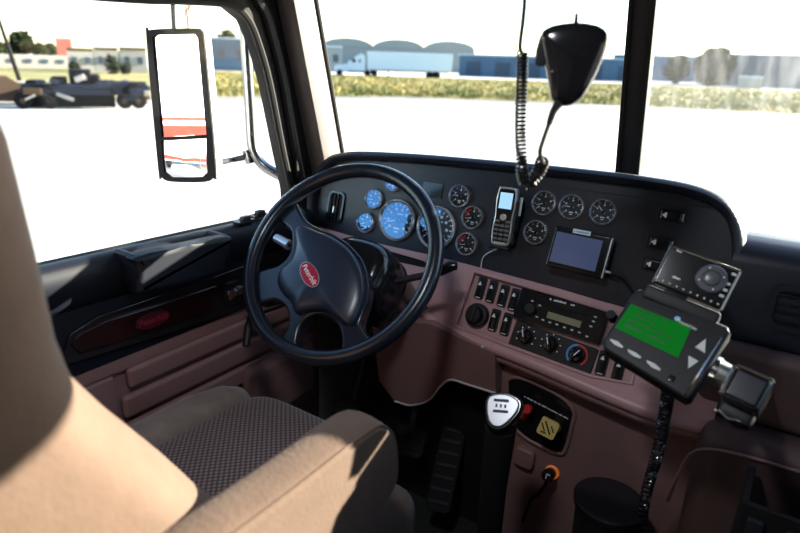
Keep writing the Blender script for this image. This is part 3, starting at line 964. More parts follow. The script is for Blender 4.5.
# oval badge
b0 = W.px(309.5, 274.5, 0.028)
b1 = W.px(303, 263, 0.028)
b2 = W.px(317, 287, 0.028)
ang = math.atan2(b2[1] - b1[1], b2[0] - b1[0])
FB = W.sub(b0[0], b0[1], 0.0262, ang)
oval = [(0.034 * math.cos(a), 0.0175 * math.sin(a)) for a in [2 * math.pi * k / 32 for k in range(32)]]
bd = part('badge', G().prism(oval, -0.006, 0.003, 0.001), EMBLEMRED, sw, FB.M, label='red oval badge with white script')
part('badge_rim', G().tube([(x, y, 0.002) for x, y in oval], 0.0012, 6, closed=True), SILVER, bd, FB.M)
part('lettering', text_geo('Peterbilt', 0.0165, 0.0006, 0.25), WHITEMARK, bd, FB.M @ Matrix.Translation((0, 0, 0.0035)))

col = thing('steering_column', 'black steering column shroud behind the wheel with stalks', 'steering column', Frame(W.at(0, 0, -0.3), W.ex, W.ez).M)
rings = []
for d_, hw, hh, dy in ((0.03, 0.05, 0.05, 0), (0.05, 0.075, 0.075, 0), (0.08, 0.088, 0.085, -0.004), (0.14, 0.090, 0.085, -0.006), (0.21, 0.082, 0.078, -0.004), (0.30, 0.07, 0.066, 0.0), (0.40, 0.06, 0.06, 0.0)):
    rings.append(superring(0.01, dy, hw, hh, -d_, 32, 2.8))
part('shroud', G().loft(rings), BLACKGLOSS, col, W.M, ang=60)
part('seam', G().loft([superring(0.01, -0.006, 0.0915, 0.0865, z, 32, 2.8) for z in (-0.150, -0.154)]), RUBBER, col, W.M)
# right stalk with chrome band
e = W.px(451, 266, -0.10)
e2 = W.px(441, 272, -0.10)
g = G().tube([(0.07, 0.0, -0.10), (e2[0], e2[1], -0.10)], [0.008, 0.008], 12)
part('stalk', g, BLACKMATT, col, W.M)
g = G().tube([(e2[0] - 0.004, e2[1], -0.10), (e[0], e[1], -0.10), (e[0] + 0.012, e[1] + 0.004, -0.10)], [0.0115, 0.0125, 0.009], 14)
part('stalk_grip', g, BLACKGLOSS, col, W.M)
# left stalk seen through the upper opening
a_ = W.px(286, 243, -0.08)
b_ = W.px(276, 238, -0.08)
part('stalk', G().tube([(-0.06, 0.03, -0.08), (a_[0], a_[1], -0.08)], 0.008, 10), BLACKMATT, col, W.M)
part('stalk_grip', G().tube([(a_[0] + 0.012, a_[1] - 0.003, -0.08), (b_[0], b_[1], -0.08)], [0.013, 0.011], 12), SILVER, col, W.M)
la, lb_ = W.px(250, 316, -0.05), W.px(246, 346, -0.05)
part('tilt_lever', G().tube([(-0.07, -0.05, -0.09), ((la[0] - 0.07) / 2, (la[1] - 0.05) / 2, -0.085), (la[0], la[1], -0.055)], 0.0045, 8), BLACKMATT, col, W.M)
part('tilt_lever_paddle', G().tube([(la[0], la[1], -0.05), ((la[0] + lb_[0]) / 2, (la[1] + lb_[1]) / 2, -0.05), (lb_[0], lb_[1], -0.05)], [0.006, 0.010, 0.008], 10), BLACKMATT, col, W.M)

# ================================================================== DRIVER SEAT
seat = thing('driver_seat', 'tan velour driver seat with dotted fabric cushion and padded armrest', 'seat', Matrix.Translation((-0.72, 0.4, 0)))
def rounded_block(x0, x1, y0, y1, z0, z1, p=5.0, crown=0.02, n=40):
    cx, cy = (x0 + x1) / 2, (y0 + y1) / 2
    hw, hd = (x1 - x0) / 2, (y1 - y0) / 2
    r = []
    for s_, z in ((0.90, z0), (0.97, z0 + 0.012), (1.0, z0 + 0.035), (1.0, z1 - 0.05), (0.985, z1 - 0.028), (0.95, z1 - 0.012), (0.88, z1 - 0.003), (0.72, z1 + crown * 0.3), (0.4, z1 + crown * 0.5), (0.05, z1 + crown * 0.55)):
        r.append(superring(cx, cy, hw * s_, hd * s_, z, n, p))
    return G().loft(r)
part('cushion_base', rounded_block(-1.0, -0.43, 0.30, 0.76, 0.40, 0.53, 6), VELOUR, seat, ang=70)
part('cushion_insert', rounded_block(-0.93, -0.52, 0.36, 0.81, 0.44, 0.548, 6, 0.01), FABRIC, seat, ang=70)
def bar(pts, r, p=2.6, seg=20):
    """soft bolster along y with elliptical sections: (y, x, z, half width, half height)"""
    rings = []
    for y, x, z, hw, hh in pts:
        rings.append([(x + hw * math.copysign(abs(math.cos(a)) ** (2 / p), math.cos(a)), y, z + hh * math.copysign(abs(math.sin(a)) ** (2 / p), math.sin(a))) for a in [2 * math.pi * k / seg for k in range(seg)]])
    return G().loft(rings)
part('side_bolster', bar([(0.32, -0.955, 0.49, 0.035, 0.045), (0.40, -0.952, 0.503, 0.045, 0.06), (0.55, -0.945, 0.512, 0.05, 0.062), (0.66, -0.94, 0.517, 0.05, 0.06), (0.73, -0.936, 0.516, 0.044, 0.052), (0.765, -0.934, 0.513, 0.032, 0.038), (0.778, -0.934, 0.51, 0.013, 0.016)], 0), VELOURPALE, seat, ang=70)
part('side_bolster', bar([(0.30, -0.47, 0.49, 0.05, 0.075), (0.45, -0.465, 0.50, 0.055, 0.085), (0.60, -0.462, 0.502, 0.055, 0.085), (0.67, -0.462, 0.50, 0.05, 0.08), (0.705, -0.464, 0.495, 0.038, 0.062), (0.72, -0.466, 0.49, 0.015, 0.03)], 0), VELOUR, seat, ang=70)
# backrest
rings = []
for z, xc, hw, yf, yb, p in ((0.42, -0.72, 0.25, 0.50, 0.22, 5), (0.50, -0.72, 0.262, 0.525, 0.19, 5), (0.62, -0.72, 0.268, 0.448, 0.14, 4.5), (0.72, -0.72, 0.268, 0.385, 0.10, 4), (0.81, -0.72, 0.265, 0.333, 0.07, 4),
                            (0.89, -0.72, 0.258, 0.284, 0.04, 3.6), (0.95, -0.72, 0.25, 0.252, 0.02, 3.4), (1.00, -0.72, 0.243, 0.245, 0.01, 3.4), (1.08, -0.72, 0.236, 0.245, 0.0, 3.4), (1.18, -0.72, 0.228, 0.242, -0.01, 3.4),
                            (1.27, -0.72, 0.212, 0.225, 0.0, 3.4), (1.31, -0.72, 0.17, 0.17, 0.02, 3.0), (1.33, -0.72, 0.10, 0.14, 0.06, 2.5)):
    rings.append(superring(xc, (yf + yb) / 2, hw, (yf - yb) / 2, z, 48, p))
bk = part('backrest', G().loft(rings), VELOUR, seat, ang=80)
# armrest on the right
arm = [(y - 0.002, z - 0.008) for y, z in ((0.20, 0.80), (0.40, 0.803), (0.535, 0.803), (0.572, 0.79), (0.597, 0.755), (0.606, 0.71), (0.606, 0.675), (0.594, 0.655), (0.57, 0.648), (0.50, 0.668), (0.39, 0.703), (0.20, 0.735))]
armp = smooth2(arm, 4)
ac = (0.42, 0.727)
rings = []
for k, x in ((0.72, -0.470), (0.88, -0.464), (0.96, -0.455), (1.0, -0.440), (1.0, -0.425), (0.98, -0.410), (0.93, -0.400), (0.84, -0.394)):
    rings.append([(x, ac[0] + (y - ac[0]) * (1 - (1 - k) * 0.35), ac[1] + (z - ac[1]) * k) for y, z in armp])
ar = part('armrest', G().loft(rings), VELOUR, seat, ang=70)
part('seam', G().tube([(-0.399, ac[0] + (y - ac[0]) * 0.975, ac[1] + (z - ac[1]) * 0.93) for y, z in armp[0:26]], 0.0018, 6), VELOUR, ar)
part('armrest_bracket', G().cyl((-0.50, 0.24, 0.737), (-0.44, 0.24, 0.737), 0.03, 0.03, 16), BLACKMATT, seat)
part('pedestal', G().box((-0.72, 0.50, 0.20), (0.42, 0.40, 0.40), 0.02), BLACKMATT, seat)

# ================================================================== PEDALS, SHIFTER
def pedal(name, label, quad, o, nrm, thick=0.014, ribs=5, arm_to=None):
    F_, w_, h_ = quad_frame(*quad, o, nrm)
    r = thing(name, label, 'pedal', F_.M)
    part('plate', G().prism(rrect(w_, h_, min(w_, h_) * 0.2), -thick, 0, 0.003), RUBBER, r, F_.M)
    for k in range(ribs):
        part('rib', G().box((0, -h_ * 0.4 + h_ * 0.8 * k / (ribs - 1), 0.0015), (w_ * 0.8, h_ * 0.04, 0.004), 0.001), BLACKMATT, r, F_.M)
    if arm_to: part('arm', G().tube([F_.at(0, 0, -thick), arm_to], 0.011, 10), BLACKMATT, r)
    return r
pedal('accelerator_pedal', 'long black accelerator pedal sloping on the floor', ((452, 422), (476, 426), (440, 512), (416, 505)), (-0.62, 1.12, 0.12), (0.05, -0.72, 0.7), arm_to=(-0.62, 1.28, 0.05), ribs=7)
pedal('brake_pedal', 'black brake pedal beyond the armrest tip', ((398, 424), (428, 430), (420, 460), (392, 452)), (-0.76, 1.12, 0.22), (0.05, -0.75, 0.65), arm_to=(-0.78, 1.28, 0.5))
pedal('clutch_pedal', 'black clutch pedal under the steering wheel rim', ((337, 402), (362, 398), (357, 428), (332, 430)), (-0.95, 1.10, 0.26), (0.05, -0.8, 0.6), arm_to=(-0.95, 1.28, 0.5))
sk = Vector((-0.366, 0.90, 0.645))
sh = thing('gear_shifter', 'tall gear shifter with silver shield-shaped cap on a black stalk', 'gear shifter', Matrix.Translation((-0.40, 0.98, 0.0)))
part('boot', G().loft([superring(-0.40, 0.98, 0.13, 0.15, 0.0, 24, 4), superring(-0.40, 0.975, 0.11, 0.12, 0.05, 24, 3), superring(-0.395, 0.96, 0.07, 0.07, 0.14, 24, 2.5), superring(-0.39, 0.95, 0.045, 0.045, 0.24, 24, 2), superring(-0.385, 0.94, 0.033, 0.033, 0.30, 24, 2)]), RUBBER, sh, ang=70)
part('stalk', G().tube([(-0.388, 0.945, 0.25), (-0.378, 0.92, 0.45), (-0.372, 0.912, 0.60)], [0.026, 0.026, 0.030], 18), RUBBER, sh)
NK = Vector((0.12, -0.72, 0.68))
FKN = Frame(sk, (1, 0.1, 0), NK)
kpx = [(485, 401), (489, 394.5), (499, 392), (511, 393.5), (521, 400), (522, 408), (517, 417), (506, 428), (497, 431), (489, 427), (485, 416)]
kp = smooth2([FKN.px(*p) for p in kpx], 3)
kc = (sum(p[0] for p in kp) / len(kp), sum(p[1] for p in kp) / len(kp))
rings = []
for k, z in ((0.35, -0.085), (0.6, -0.07), (0.9, -0.045), (1.03, -0.022), (1.04, -0.008), (0.98, 0.0), (0.9, 0.002)):
    rings.append([(kc[0] + (x - kc[0]) * k, kc[1] + (y - kc[1]) * k, z) for x, y in kp])
part('knob', G().loft(rings), BLACKGLOSS, sh, FKN.M, ang=60)
cp = [(kc[0] + (x - kc[0]) * 0.86, kc[1] + (y - kc[1]) * 0.86) for x, y in kp]
part('cap', G().prism(cp, 0.0, 0.007, 0.003, seg=3), mat('satin_metal_cap', (0.28, 0.28, 0.30), 0.35, 0.7), sh, FKN.M, ang=60)
F5, w5, h5 = quad_frame((494, 399), (510, 400), (507.5, 413), (492, 411.5), FKN.at(0, 0, 0.0076), NK)
sg = G()
sg.box((0, h5 * 0.42, 0), (w5 * 0.95, h5 * 0.2, 0.001)).box((0, -h5 * 0.42, 0), (w5 * 0.95, h5 * 0.2, 0.001))
for k in (-1, 0, 1): sg.box((k * w5 * 0.28, 0, 0), (w5 * 0.12, h5 * 0.26, 0.001))
part('shift_pattern', sg, BLACKMATT, sh, F5.M)

# ================================================================== RADIO
fr, w_, h_ = quad_frame((522, 288), (610, 313), (600, 346), (513.5, 317.5), Q.at(0, 0, -0.001), Q.ez)
ra = thing('truck_radio', 'black truck radio with olive display in the rose-brown fascia', 'radio', fr.M)
part('body', G().prism(rrect(w_, h_, 0.005), -0.008, 0.006, 0.002), BLACKGLOSS, ra, fr.M)
u, v = fr.px(531.5, 309, 0.006)
kb = part('volume_knob', G().lathe([(0.0135, 0), (0.013, 0.014), (0.011, 0.016), (0.0001, 0.016)], 22), BLACKMATT, ra, fr.sub(u, v, 0.006).M)
fd, w2, h2 = quad_frame((548.5, 311.5), (582, 321.5), (579.5, 328), (546, 317.5), fr.at(0, 0, 0.0065), fr.ez)
part('display', G().box((0, 0, 0), (w2, h2, 0.002), 0.0006), LCD, ra, fd.M)
for x, y in ((532.5, 301), (540, 305.5), (537, 317), (543, 320), (550, 322.5), (557, 324.5), (564.5, 327.5), (572, 330), (579.5, 332.5), (587, 336.5), (595.5, 317), (593.5, 321.5), (591, 326.5)):
    u, v = fr.px(x, y, 0.006)
    part('button', G().box((0, 0, 0.001), (0.0065, 0.0038, 0.003), 0.001), GREYKEY, ra, fr.sub(u, v, 0.006).M)
p0, p1 = fr.px(543, 307, 0.006), fr.px(590, 320.5, 0.006)
sl_a, sl_b = fr.px(546, 304.5, 0.006), fr.px(588, 316, 0.006)
part('disc_slot', G().tube([(*sl_a, 0.006), (*sl_b, 0.006)], 0.0014, 6), RUBBER, ra, fr.M)
g = G()
letters(g, fr.px(549.5, 300, 0.0065), fr.px(575, 306.5, 0.0065), 0.0045, 0.0064, 12)
part('lettering', g, WHITEMARK, ra, fr.M)

# ================================================================== PHONE IN CRADLE
fp, w_, h_ = quad_frame((500, 186), (520, 189), (507.5, 247), (487.5, 244), D.at(0, 0, 0.045), (0.10, -0.97, 0.22))
cr = thing('phone_cradle', 'black phone cradle with wire fixed to the gauge panel', 'phone holder', fp.M)
part('back_plate', G().box((0.002, -0.004, -0.026), (w_ * 1.06, h_ * 0.9, 0.014), 0.005), BLACKMATT, cr, fp.M)
part('side_clip', G().box((w_ * 0.56, 0.004, -0.014), (0.007, h_ * 0.5, 0.03), 0.003), BLACKMATT, cr, fp.M)
part('side_clip', G().box((-w_ * 0.55, -h_ * 0.2, -0.014), (0.005, h_ * 0.3, 0.03), 0.002), BLACKMATT, cr, fp.M)
part('foot_shelf', G().box((0, -h_ * 0.53, -0.012), (w_ * 1.0, 0.008, 0.03), 0.003), BLACKMATT, cr, fp.M)
part('mount', G().cyl((0, 0, -0.032), (0, 0, -0.06), 0.016, 0.022, 16), BLACKMATT, cr, fp.M)
part('side_antenna', G().tube([(w_ * 0.66, h_ * 0.05, -0.012), (w_ * 0.66, h_ * 0.36, -0.012)], 0.004, 10), SILVER, cr, fp.M)
lo = D.at(*D.px(481, 268, 0.006), 0.006)
part('wire', G().tube(smooth_path([fp.at(-0.006, -h_ * 0.55, -0.02), D.at(*D.px(484, 256, 0.008), 0.008), lo], 5), 0.0016, 6), GREYKEY, cr)
ph = thing('mobile_phone', 'silver-edged mobile phone with lit pale blue screen and keypad', 'phone', fp.M)
outl = smooth2([(-w_ * .46, h_ * .46), (-w_ * .3, h_ * .5), (w_ * .3, h_ * .5), (w_ * .46, h_ * .46), (w_ * .5, h_ * .2), (w_ * .46, 0), (w_ * .48, -h_ * .3), (w_ * .44, -h_ * .46), (w_ * .25, -h_ * .5), (-w_ * .25, -h_ * .5), (-w_ * .44, -h_ * .46), (-w_ * .48, -h_ * .3), (-w_ * .46, 0), (-w_ * .5, h_ * .2)], 3)
part('case', G().prism(outl, -0.018, 0.0, 0.004, seg=3), SILVER, ph, fp.M, ang=60)
part('face_plate', G().prism([(x * 0.84, y * 0.93) for x, y in outl], -0.002, 0.0012, 0.0005), BLACKGLOSS, ph, fp.M)
part('screen', G().box((0, h_ * 0.27, 0.0014), (w_ * 0.62, h_ * 0.27, 0.001)), PHONESCREEN, ph, fp.M)
part('speaker_bar', G().box((0, h_ * 0.505, -0.008), (w_ * 0.5, 0.006, 0.01), 0.002), BLACKMATT, ph, fp.M)
part('navigation_key', G().lathe([(0.0075, 0.001), (0.0075, 0.003), (0.0045, 0.0035), (0.0001, 0.0035)], 20), SILVER, ph, fp.M @ Matrix.Translation((0, -0.001, 0)))
keyme = G().box((0, 0, 0.0022), (w_ * 0.22, h_ * 0.042, 0.002), 0.0008).mesh('key', mat('phone_key', (0.12, 0.125, 0.13), 0.35))
for r_ in range(5):
    for c_ in (-1, 0, 1):
        if r_ == 0 and c_ == 0: continue
        part('key', keyme, None, ph, fp.M @ Matrix.Translation((c_ * w_ * 0.265, -h_ * (0.08 + 0.075 * r_), 0)))
part('chin', G().box((0, -h_ * 0.45, 0.001), (w_ * 0.6, h_ * 0.035, 0.002), 0.001), SILVER, ph, fp.M)

# ================================================================== NAVIGATION UNIT
fg, w_, h_ = quad_frame((556.5, 225.5), (611, 236), (598.5, 279.5), (544, 264.5), D.at(0, 0, 0.055), (0.06, -0.94, 0.34))
gp = thing('gps_unit', 'black navigation unit with blank blue-grey screen below the right gauges', 'navigation unit', fg.M)
part('case', G().box((0.002, 0, -0.012), (w_ + 0.004, h_, 0.024), 0.005, 3), BLACKGLOSS, gp, fg.M, ang=60)
part('side_band', G().box((w_ / 2 + 0.004, 0, -0.012), (0.006, h_ * 0.96, 0.02), 0.002), STEEL, gp, fg.M)
fs_, ws, hs = quad_frame((558, 231.5), (604, 241), (594, 271.5), (548.5, 260.5), fg.at(0, 0, 0.0006), fg.ez)
part('screen', G().box((0, 0, 0), (ws, hs, 0.001)), mat('navigation_screen', (0.05, 0.06, 0.10), 0.12, spec=0.8, emit=((0.10, 0.14, 0.30), 0.15)), gp, fs_.M)
fl, wl, hl = quad_frame((573.5, 228.5), (591, 231.8), (590, 236), (572.5, 232.8), fg.at(0, 0, 0.001), fg.ez)
lb = part('label_strip', G().box((0, 0, 0), (wl, hl, 0.0008)), LABELWHITE, gp, fl.M)
g = G()
letters(g, (-wl * 0.44, -hl * 0.25), (wl * 0.44, -hl * 0.25), hl * 0.5, 0.0007, 11)
part('lettering', g, BLUEMARK, lb, fl.M)
part('mount', G().cyl((0, 0, -0.024), (0, -0.01, -0.06), 0.012, 0.02, 14), BLACKMATT, gp, fg.M)
cable = [fg.at(w_ / 2 + 0.004, -h_ * 0.30, -0.012), D.at(*D.px(612, 275, 0.03), 0.03), D.at(*D.px(622, 279, 0.015), 0.015), D.at(*D.px(632, 292, 0.008), 0.008), Q.at(*Q.px(641, 316, 0.008), 0.008)]
part('cable', G().tube(smooth_path(cable, 6), 0.0026, 8), RUBBER, gp)
part('plug', G().cyl(fg.at(w_ / 2 + 0.006, -h_ * 0.30, -0.012), fg.at(w_ / 2 + 0.018, -h_ * 0.30, -0.012), 0.004, 0.003, 10), SILVER, gp)

# ================================================================== DATA TERMINAL WITH GREEN SCREEN
NM = Vector((0.02, -0.72, 0.69)).normalized()
OM = CAM + ray(663, 342).normalized() * 1.02
fm, w_, h_ = quad_frame((634, 291), (729, 328), (689, 398), (602, 343), OM, NM)
md = thing('data_terminal', 'black dash-mounted terminal with glowing green screen and grey keys', 'terminal', fm.M)
mo = [fm.px(*p) for p in ((602, 341), (633, 292), (640, 288), (728, 326), (731, 333), (692, 397), (686, 399), (604, 349))]
part('case', G().prism(mo, -0.034, 0.0, 0.006, seg=3), BLACKMATT, md, fm.M, ang=60)
sg_ = [fm.px(*p, 0.0008) for p in ((631, 304), (691, 328), (678, 357.5), (615, 327.5))]
scr = part('screen', G().prism(sg_, -0.001, 0.0012), GREENSCREEN, md, fm.M, label='glowing green screen')
g = G()
for r_ in range(4):
    t_ = (r_ + 0.6) / 4.4
    l_ = Vector((*sg_[0], 0)).lerp(Vector((*sg_[3], 0)), t_)
    q_ = Vector((*sg_[1], 0)).lerp(Vector((*sg_[2], 0)), t_)
    a0 = l_.lerp(q_, 0.08 + 0.05 * random.random())
    a1 = l_.lerp(q_, 0.6 + 0.35 * random.random())
    letters(g, (a0.x, a0.y), (a1.x, a1.y), 0.0055, 0.0014, 14, thick=0.0003)
part('screen_text', g, GREENDARK, scr, fm.M)
for q in (((610.5, 338.5), (618, 341.5), (623.5, 346.5), (622, 348.5), (614, 344.5), (610, 340.5)), ((628, 349), (636, 352.5), (641.5, 357), (640, 359), (632, 355.5), (627.5, 351)), ((647, 360), (655, 363.5), (661, 369), (659.5, 371), (651, 367), (646.5, 362))):
    part('soft_key', G().prism([fm.px(*p, 0.002) for p in q], 0.0, 0.003, 0.001), GREYKEY, md, fm.M)
for q in (((706, 338.5), (705, 353), (695, 347)), ((688.5, 355.5), (698.5, 361), (688, 368.5))):
    part('arrow_key', G().prism([fm.px(*p, 0.002) for p in q], 0.0, 0.003, 0.001), GREYKEY, md, fm.M)
part('function_key', G().prism([fm.px(*p, 0.002) for p in ((670, 374), (676, 377), (673, 382), (667, 379))], 0.0, 0.002, 0.0008), BLACKGLOSS, md, fm.M)
part('edge_strip', G().tube([(*fm.px(*p, -0.002), -0.002) for p in ((721, 338), (706, 361), (692, 383), (684, 396))], 0.0032, 8), CHROME, md, fm.M)
fl, wl, hl = quad_frame((678, 317), (694.5, 325), (693.5, 330.5), (676, 322), fm.at(0, 0, 0.001), fm.ez)
lg = part('logo', text_geo('PeopleNet', wl * 0.27, 0.0005, 0.2), WHITEMARK, md, fl.M @ Matrix.Translation((0.002, -0.001, 0.0005)))
u, v = fm.px(677.5, 318.5, 0.001)
part('logo_globe', G().lathe([(0.0045, 0), (0.003, 0.001), (0.0001, 0.0013)], 16), mat('pale_blue_print', (0.35, 0.62, 0.85), 0.4), md, fm.sub(u, v, 0.0).M)
part('mount_arm', G().tube([fm.at(0, 0, -0.03), fm.at(0.0, 0.0, -0.09), Q.at(*Q.px(676, 360, 0.0), 0.0)], [0.022, 0.016, 0.02], 14), BLACKMATT, md)
part('side_knob', G().cyl(fm.at(*fm.px(613, 317, -0.02), -0.03), fm.at(*fm.px(611, 316, -0.02), -0.012), 0.008, 0.008, 16), BLACKMATT, md)

# satellite radio on top of it
NR = Vector((0.04, -0.86, 0.50)).normalized()
OR = CAM + ray(700, 283).normalized() * 1.03
fx, w_, h_ = quad_frame((671.5, 246), (742, 271), (720.5, 310), (651, 281), OR, NR)
st = thing('satellite_radio', 'glossy black receiver with round dial standing above the green-screen terminal', 'radio', fx.M)
part('case', G().box((0, 0, -0.009), (w_, h_, 0.018), 0.004, 3), BLACKGLOSS, st, fx.M, ang=60)
part('top_edge_glint', G().tube([(-w_ * 0.49, h_ * 0.495, -0.002), (w_ * 0.49, h_ * 0.495, -0.002)], 0.0022, 8), CHROME, st, fx.M)  # bright strip standing in for the sun's glint along the edge
part('side_edge', G().tube([(w_ * 0.495, h_ * 0.48, -0.002), (w_ * 0.495, -h_ * 0.49, -0.002)], 0.0018, 8), STEEL, st, fx.M)
part('side_edge', G().tube([(-w_ * 0.495, h_ * 0.48, -0.002), (-w_ * 0.495, -h_ * 0.49, -0.002)], 0.0014, 8), STEEL, st, fx.M)
u, v = fx.px(711.5, 279, 0.001)
FDL = fx.sub(u, v, 0.0)
dl = part('dial', G().lathe([(0.0225, 0), (0.0225, 0.003), (0.0205, 0.005), (0.0135, 0.005), (0.0128, 0.003), (0.0001, 0.003)], 32), mat('dark_grey_plastic', (0.05, 0.055, 0.07), 0.3), st, FDL.M)
part('dial_centre', G().lathe([(0.011, 0.003), (0.0105, 0.006), (0.008, 0.007), (0.0001, 0.007)], 26), mat('mid_grey_plastic', (0.09, 0.095, 0.11), 0.3), dl, FDL.M)
g = G()
for k in range(4): g.lathe([(0.0013, 0.005), (0.0001, 0.0056)], 8, M=Matrix.Rotation(R(90 * k + 30), 4, 'Z') @ Matrix.Translation((0.0172, 0, 0)))
part('dial_dots', g, WHITEMARK, dl, FDL.M)
for x, y in ((734, 274.5), (728, 284), (725, 290), (721.5, 296)):
    u, v = fx.px(x, y, 0.001)
    part('side_key', G().box((0, 0, 0.001), (0.007, 0.0042, 0.003), 0.001), GREYKEY, st, fx.sub(u, v, 0.0).M)
for k in range(10):
    t_ = k / 9
    u, v = fx.px(656 + 62 * t_, 277.5 + 26.5 * t_, 0.001)
    part('preset_key', G().lathe([(0.0016, 0), (0.0014, 0.001), (0.0001, 0.0012)], 8), GREYKEY, st, fx.sub(u, v, 0.0).M)
g = G()
letters(g, fx.px(672, 277.5, 0.001), fx.px(680, 280.5, 0.001), 0.004, 0.0008, 5)
letters(g, fx.px(675, 250.5, 0.001), fx.px(682, 253, 0.001), 0.003, 0.0008, 5)
part('lettering', g, WHITEMARK, st, fx.M)
# cradle under it
fck, w3, h3 = quad_frame((648, 284), (722, 314), (716, 327), (640, 296), OR - NR * 0.02, NR)
part('dock', G().box((0, 0, -0.012), (w3, h3 * 1.1, 0.03), 0.006), BLACKMATT, st, fck.M)
part('dock_mount', G().cyl(fx.at(0, -h_ * 0.2, -0.018), D.at(*D.px(712, 290, 0.0), 0.0), 0.014, 0.02, 14), BLACKMATT, st)

# boxy holder with bright collar
NB = Vector((-0.05, -0.75, 0.66)).normalized()
OB = CAM + ray(745, 392).normalized() * 0.93
fb, w_, h_ = quad_frame((737, 364), (776, 381), (757, 413), (717, 394), OB, NB)
bx_ = thing('device_holder', 'dark boxy holder with bright metal collar beside the green-screen terminal', 'holder', fb.M)
part('body', G().box((0, 0, -0.03), (w_, h_, 0.06), 0.008, 3), BLACKGLOSS, bx_, fb.M, ang=60)
part('face_recess', G().box((0, 0, 0.0), (w_ * 0.72, h_ * 0.72, 0.004), 0.001), mat('dark_slate_plastic', (0.035, 0.033, 0.045), 0.25), bx_, fb.M)
part('edge_trim', G().tube([(-w_ * 0.45, h_ * 0.48, 0.0), (w_ * 0.42, h_ * 0.48, 0.0), (w_ * 0.48, h_ * 0.40, 0.0)], 0.0028, 8), CHROME, bx_, fb.M)
part('edge_trim', G().tube([(-w_ * 0.49, h_ * 0.44, -0.002), (-w_ * 0.49, -h_ * 0.44, -0.002)], 0.0032, 8), CHROME, bx_, fb.M)
part('collar', G().cyl((-w_ * 0.52, h_ * 0.12, -0.012), (-w_ * 0.86, h_ * 0.12, -0.012), 0.017, 0.019, 24), STEEL, bx_, fb.M)
part('collar_ring', G().cyl((-w_ * 0.80, h_ * 0.12, -0.012), (-w_ * 0.92, h_ * 0.12, -0.012), 0.022, 0.022, 24), CHROME, bx_, fb.M)
part('lower_lip', G().box((w_ * 0.02, -h_ * 0.62, -0.035), (w_ * 0.9, h_ * 0.5, 0.03), 0.008), BLACKMATT, bx_, fb.M)
bd_ = G().lathe([(0.0008, -0.0022), (0.0022, 0), (0.0008, 0.0022)], 8).mesh('bead', CHROME)
for k in range(9):
    part('bead', bd_, None, bx_, fb.M @ Matrix.Translation((-w_ * 0.42 + w_ * 0.075 * k, -h_ * 0.88 + 0.002 * math.sin(k), -0.012)))
part('mount_arm', G().tube([fb.at(0, 0, -0.05), fb.at(0, -0.02, -0.10), Vector((0.02, 1.17, 0.70))], [0.018, 0.014, 0.018], 12), BLACKMATT, bx_)

# coiled handset cord under the terminal
pth = [fm.at(*fm.px(668, 392, -0.03), -0.03), Vector(hit(664, 420, (0, 0.97, 0), Vector((0, 1, 0)))), Vector(hit(657, 455, (0, 1.0, 0), Vector((0, 1, 0)))), Vector(hit(647, 490, (0, 1.04, 0), Vector((0, 1, 0)))), Vector(hit(640, 530, (0, 1.06, 0), Vector((0, 1, 0))))]
tag(part('coiled_cord', G().tube(coil(pth, 0.0085, 0.003, 34), 0.0023, 6), BLACKGLOSS), 'black coiled cord hanging below the green-screen terminal', 'cord')

# ================================================================== CB MICROPHONE
KD = 0.78
def mic_pt(x, y, d=KD): return CAM + ray(x, y) * (d / FPX)
NC = (CAM - mic_pt(572, 66)).normalized()
fmic = Frame(mic_pt(572, 66), RT, NC)
mc = thing('cb_microphone', 'glossy black hand microphone hanging on a thin wire before the windshield', 'microphone', fmic.M)
mpx = [(541, 36), (547, 28), (560, 24), (578, 22.5), (596, 25), (606, 31), (608, 41), (604, 56), (596, 75), (587, 91), (578, 101), (568, 106), (558, 105), (551, 98), (548, 82), (544, 60)]
mp_ = smooth2([fmic.px(*p) for p in mpx], 3)
cc = (sum(p[0] for p in mp_) / len(mp_), sum(p[1] for p in mp_) / len(mp_))
rings = []
for k, z in ((0.5, -0.028), (0.8, -0.024), (0.95, -0.014), (1.0, 0.0), (0.985, 0.008), (0.93, 0.014), (0.8, 0.018), (0.5, 0.021), (0.1, 0.022)):
    rings.append([(cc[0] + (x - cc[0]) * k, cc[1] + (y - cc[1]) * k, z) for x, y in mp_])
part('body', G().loft(rings), BLACKGLOSS, mc, fmic.M, ang=70)
tb = [fmic.px(*p) for p in ((547, 31), (540, 36), (536, 50), (535, 64), (539, 67), (546, 66))]
part('talk_button', G().prism(tb, -0.018, 0.006, 0.003), BLACKMATT, mc, fmic.M)
part('grille_ridge', G().tube(smooth_path([(*fmic.px(*p), 0.0165) for p in ((553, 76), (562, 82), (574, 84), (586, 80))], 5), 0.0015, 6), BLACKMATT, mc, fmic.M)
for x, y in ((558.5, 34.5), (571, 77.5), (553, 71)):
    part('screw', G().lathe([(0.0022, 0), (0.0018, 0.0015), (0.0001, 0.002)], 10), CHROME, mc, fmic.M @ Matrix.Translation((*fmic.px(x, y), 0.0175 if y != 34.5 else 0.0155)))
part('hanger_stud', G().cyl(mic_pt(576, 24), mic_pt(576.5, 14), 0.0028, 0.0022, 10), BLACKMATT, mc)
part('hanging_wire', G().tube([mic_pt(576.5, 15), mic_pt(577, -20), mic_pt(578, -130)], 0.0006, 6), BLACKMATT, mc)
part('strain_relief', G().tube([mic_pt(559, 103), mic_pt(553, 112), mic_pt(549, 124)], [0.0065, 0.005, 0.004], 10), RUBBER, mc)
cabl = [mic_pt(549, 124), mic_pt(543, 141), mic_pt(540, 153), mic_pt(543, 163, .80)]
part('lead', G().tube(smooth_path(cabl, 6), 0.0032, 8), RUBBER, mc)
low = [mic_pt(543, 160, .80), mic_pt(537, 174, .82), mic_pt(530, 184, .82)]
part('coil', G().tube(coil(low, 0.0080, 0.003, 7), 0.0021, 6), BLACKGLOSS, mc)
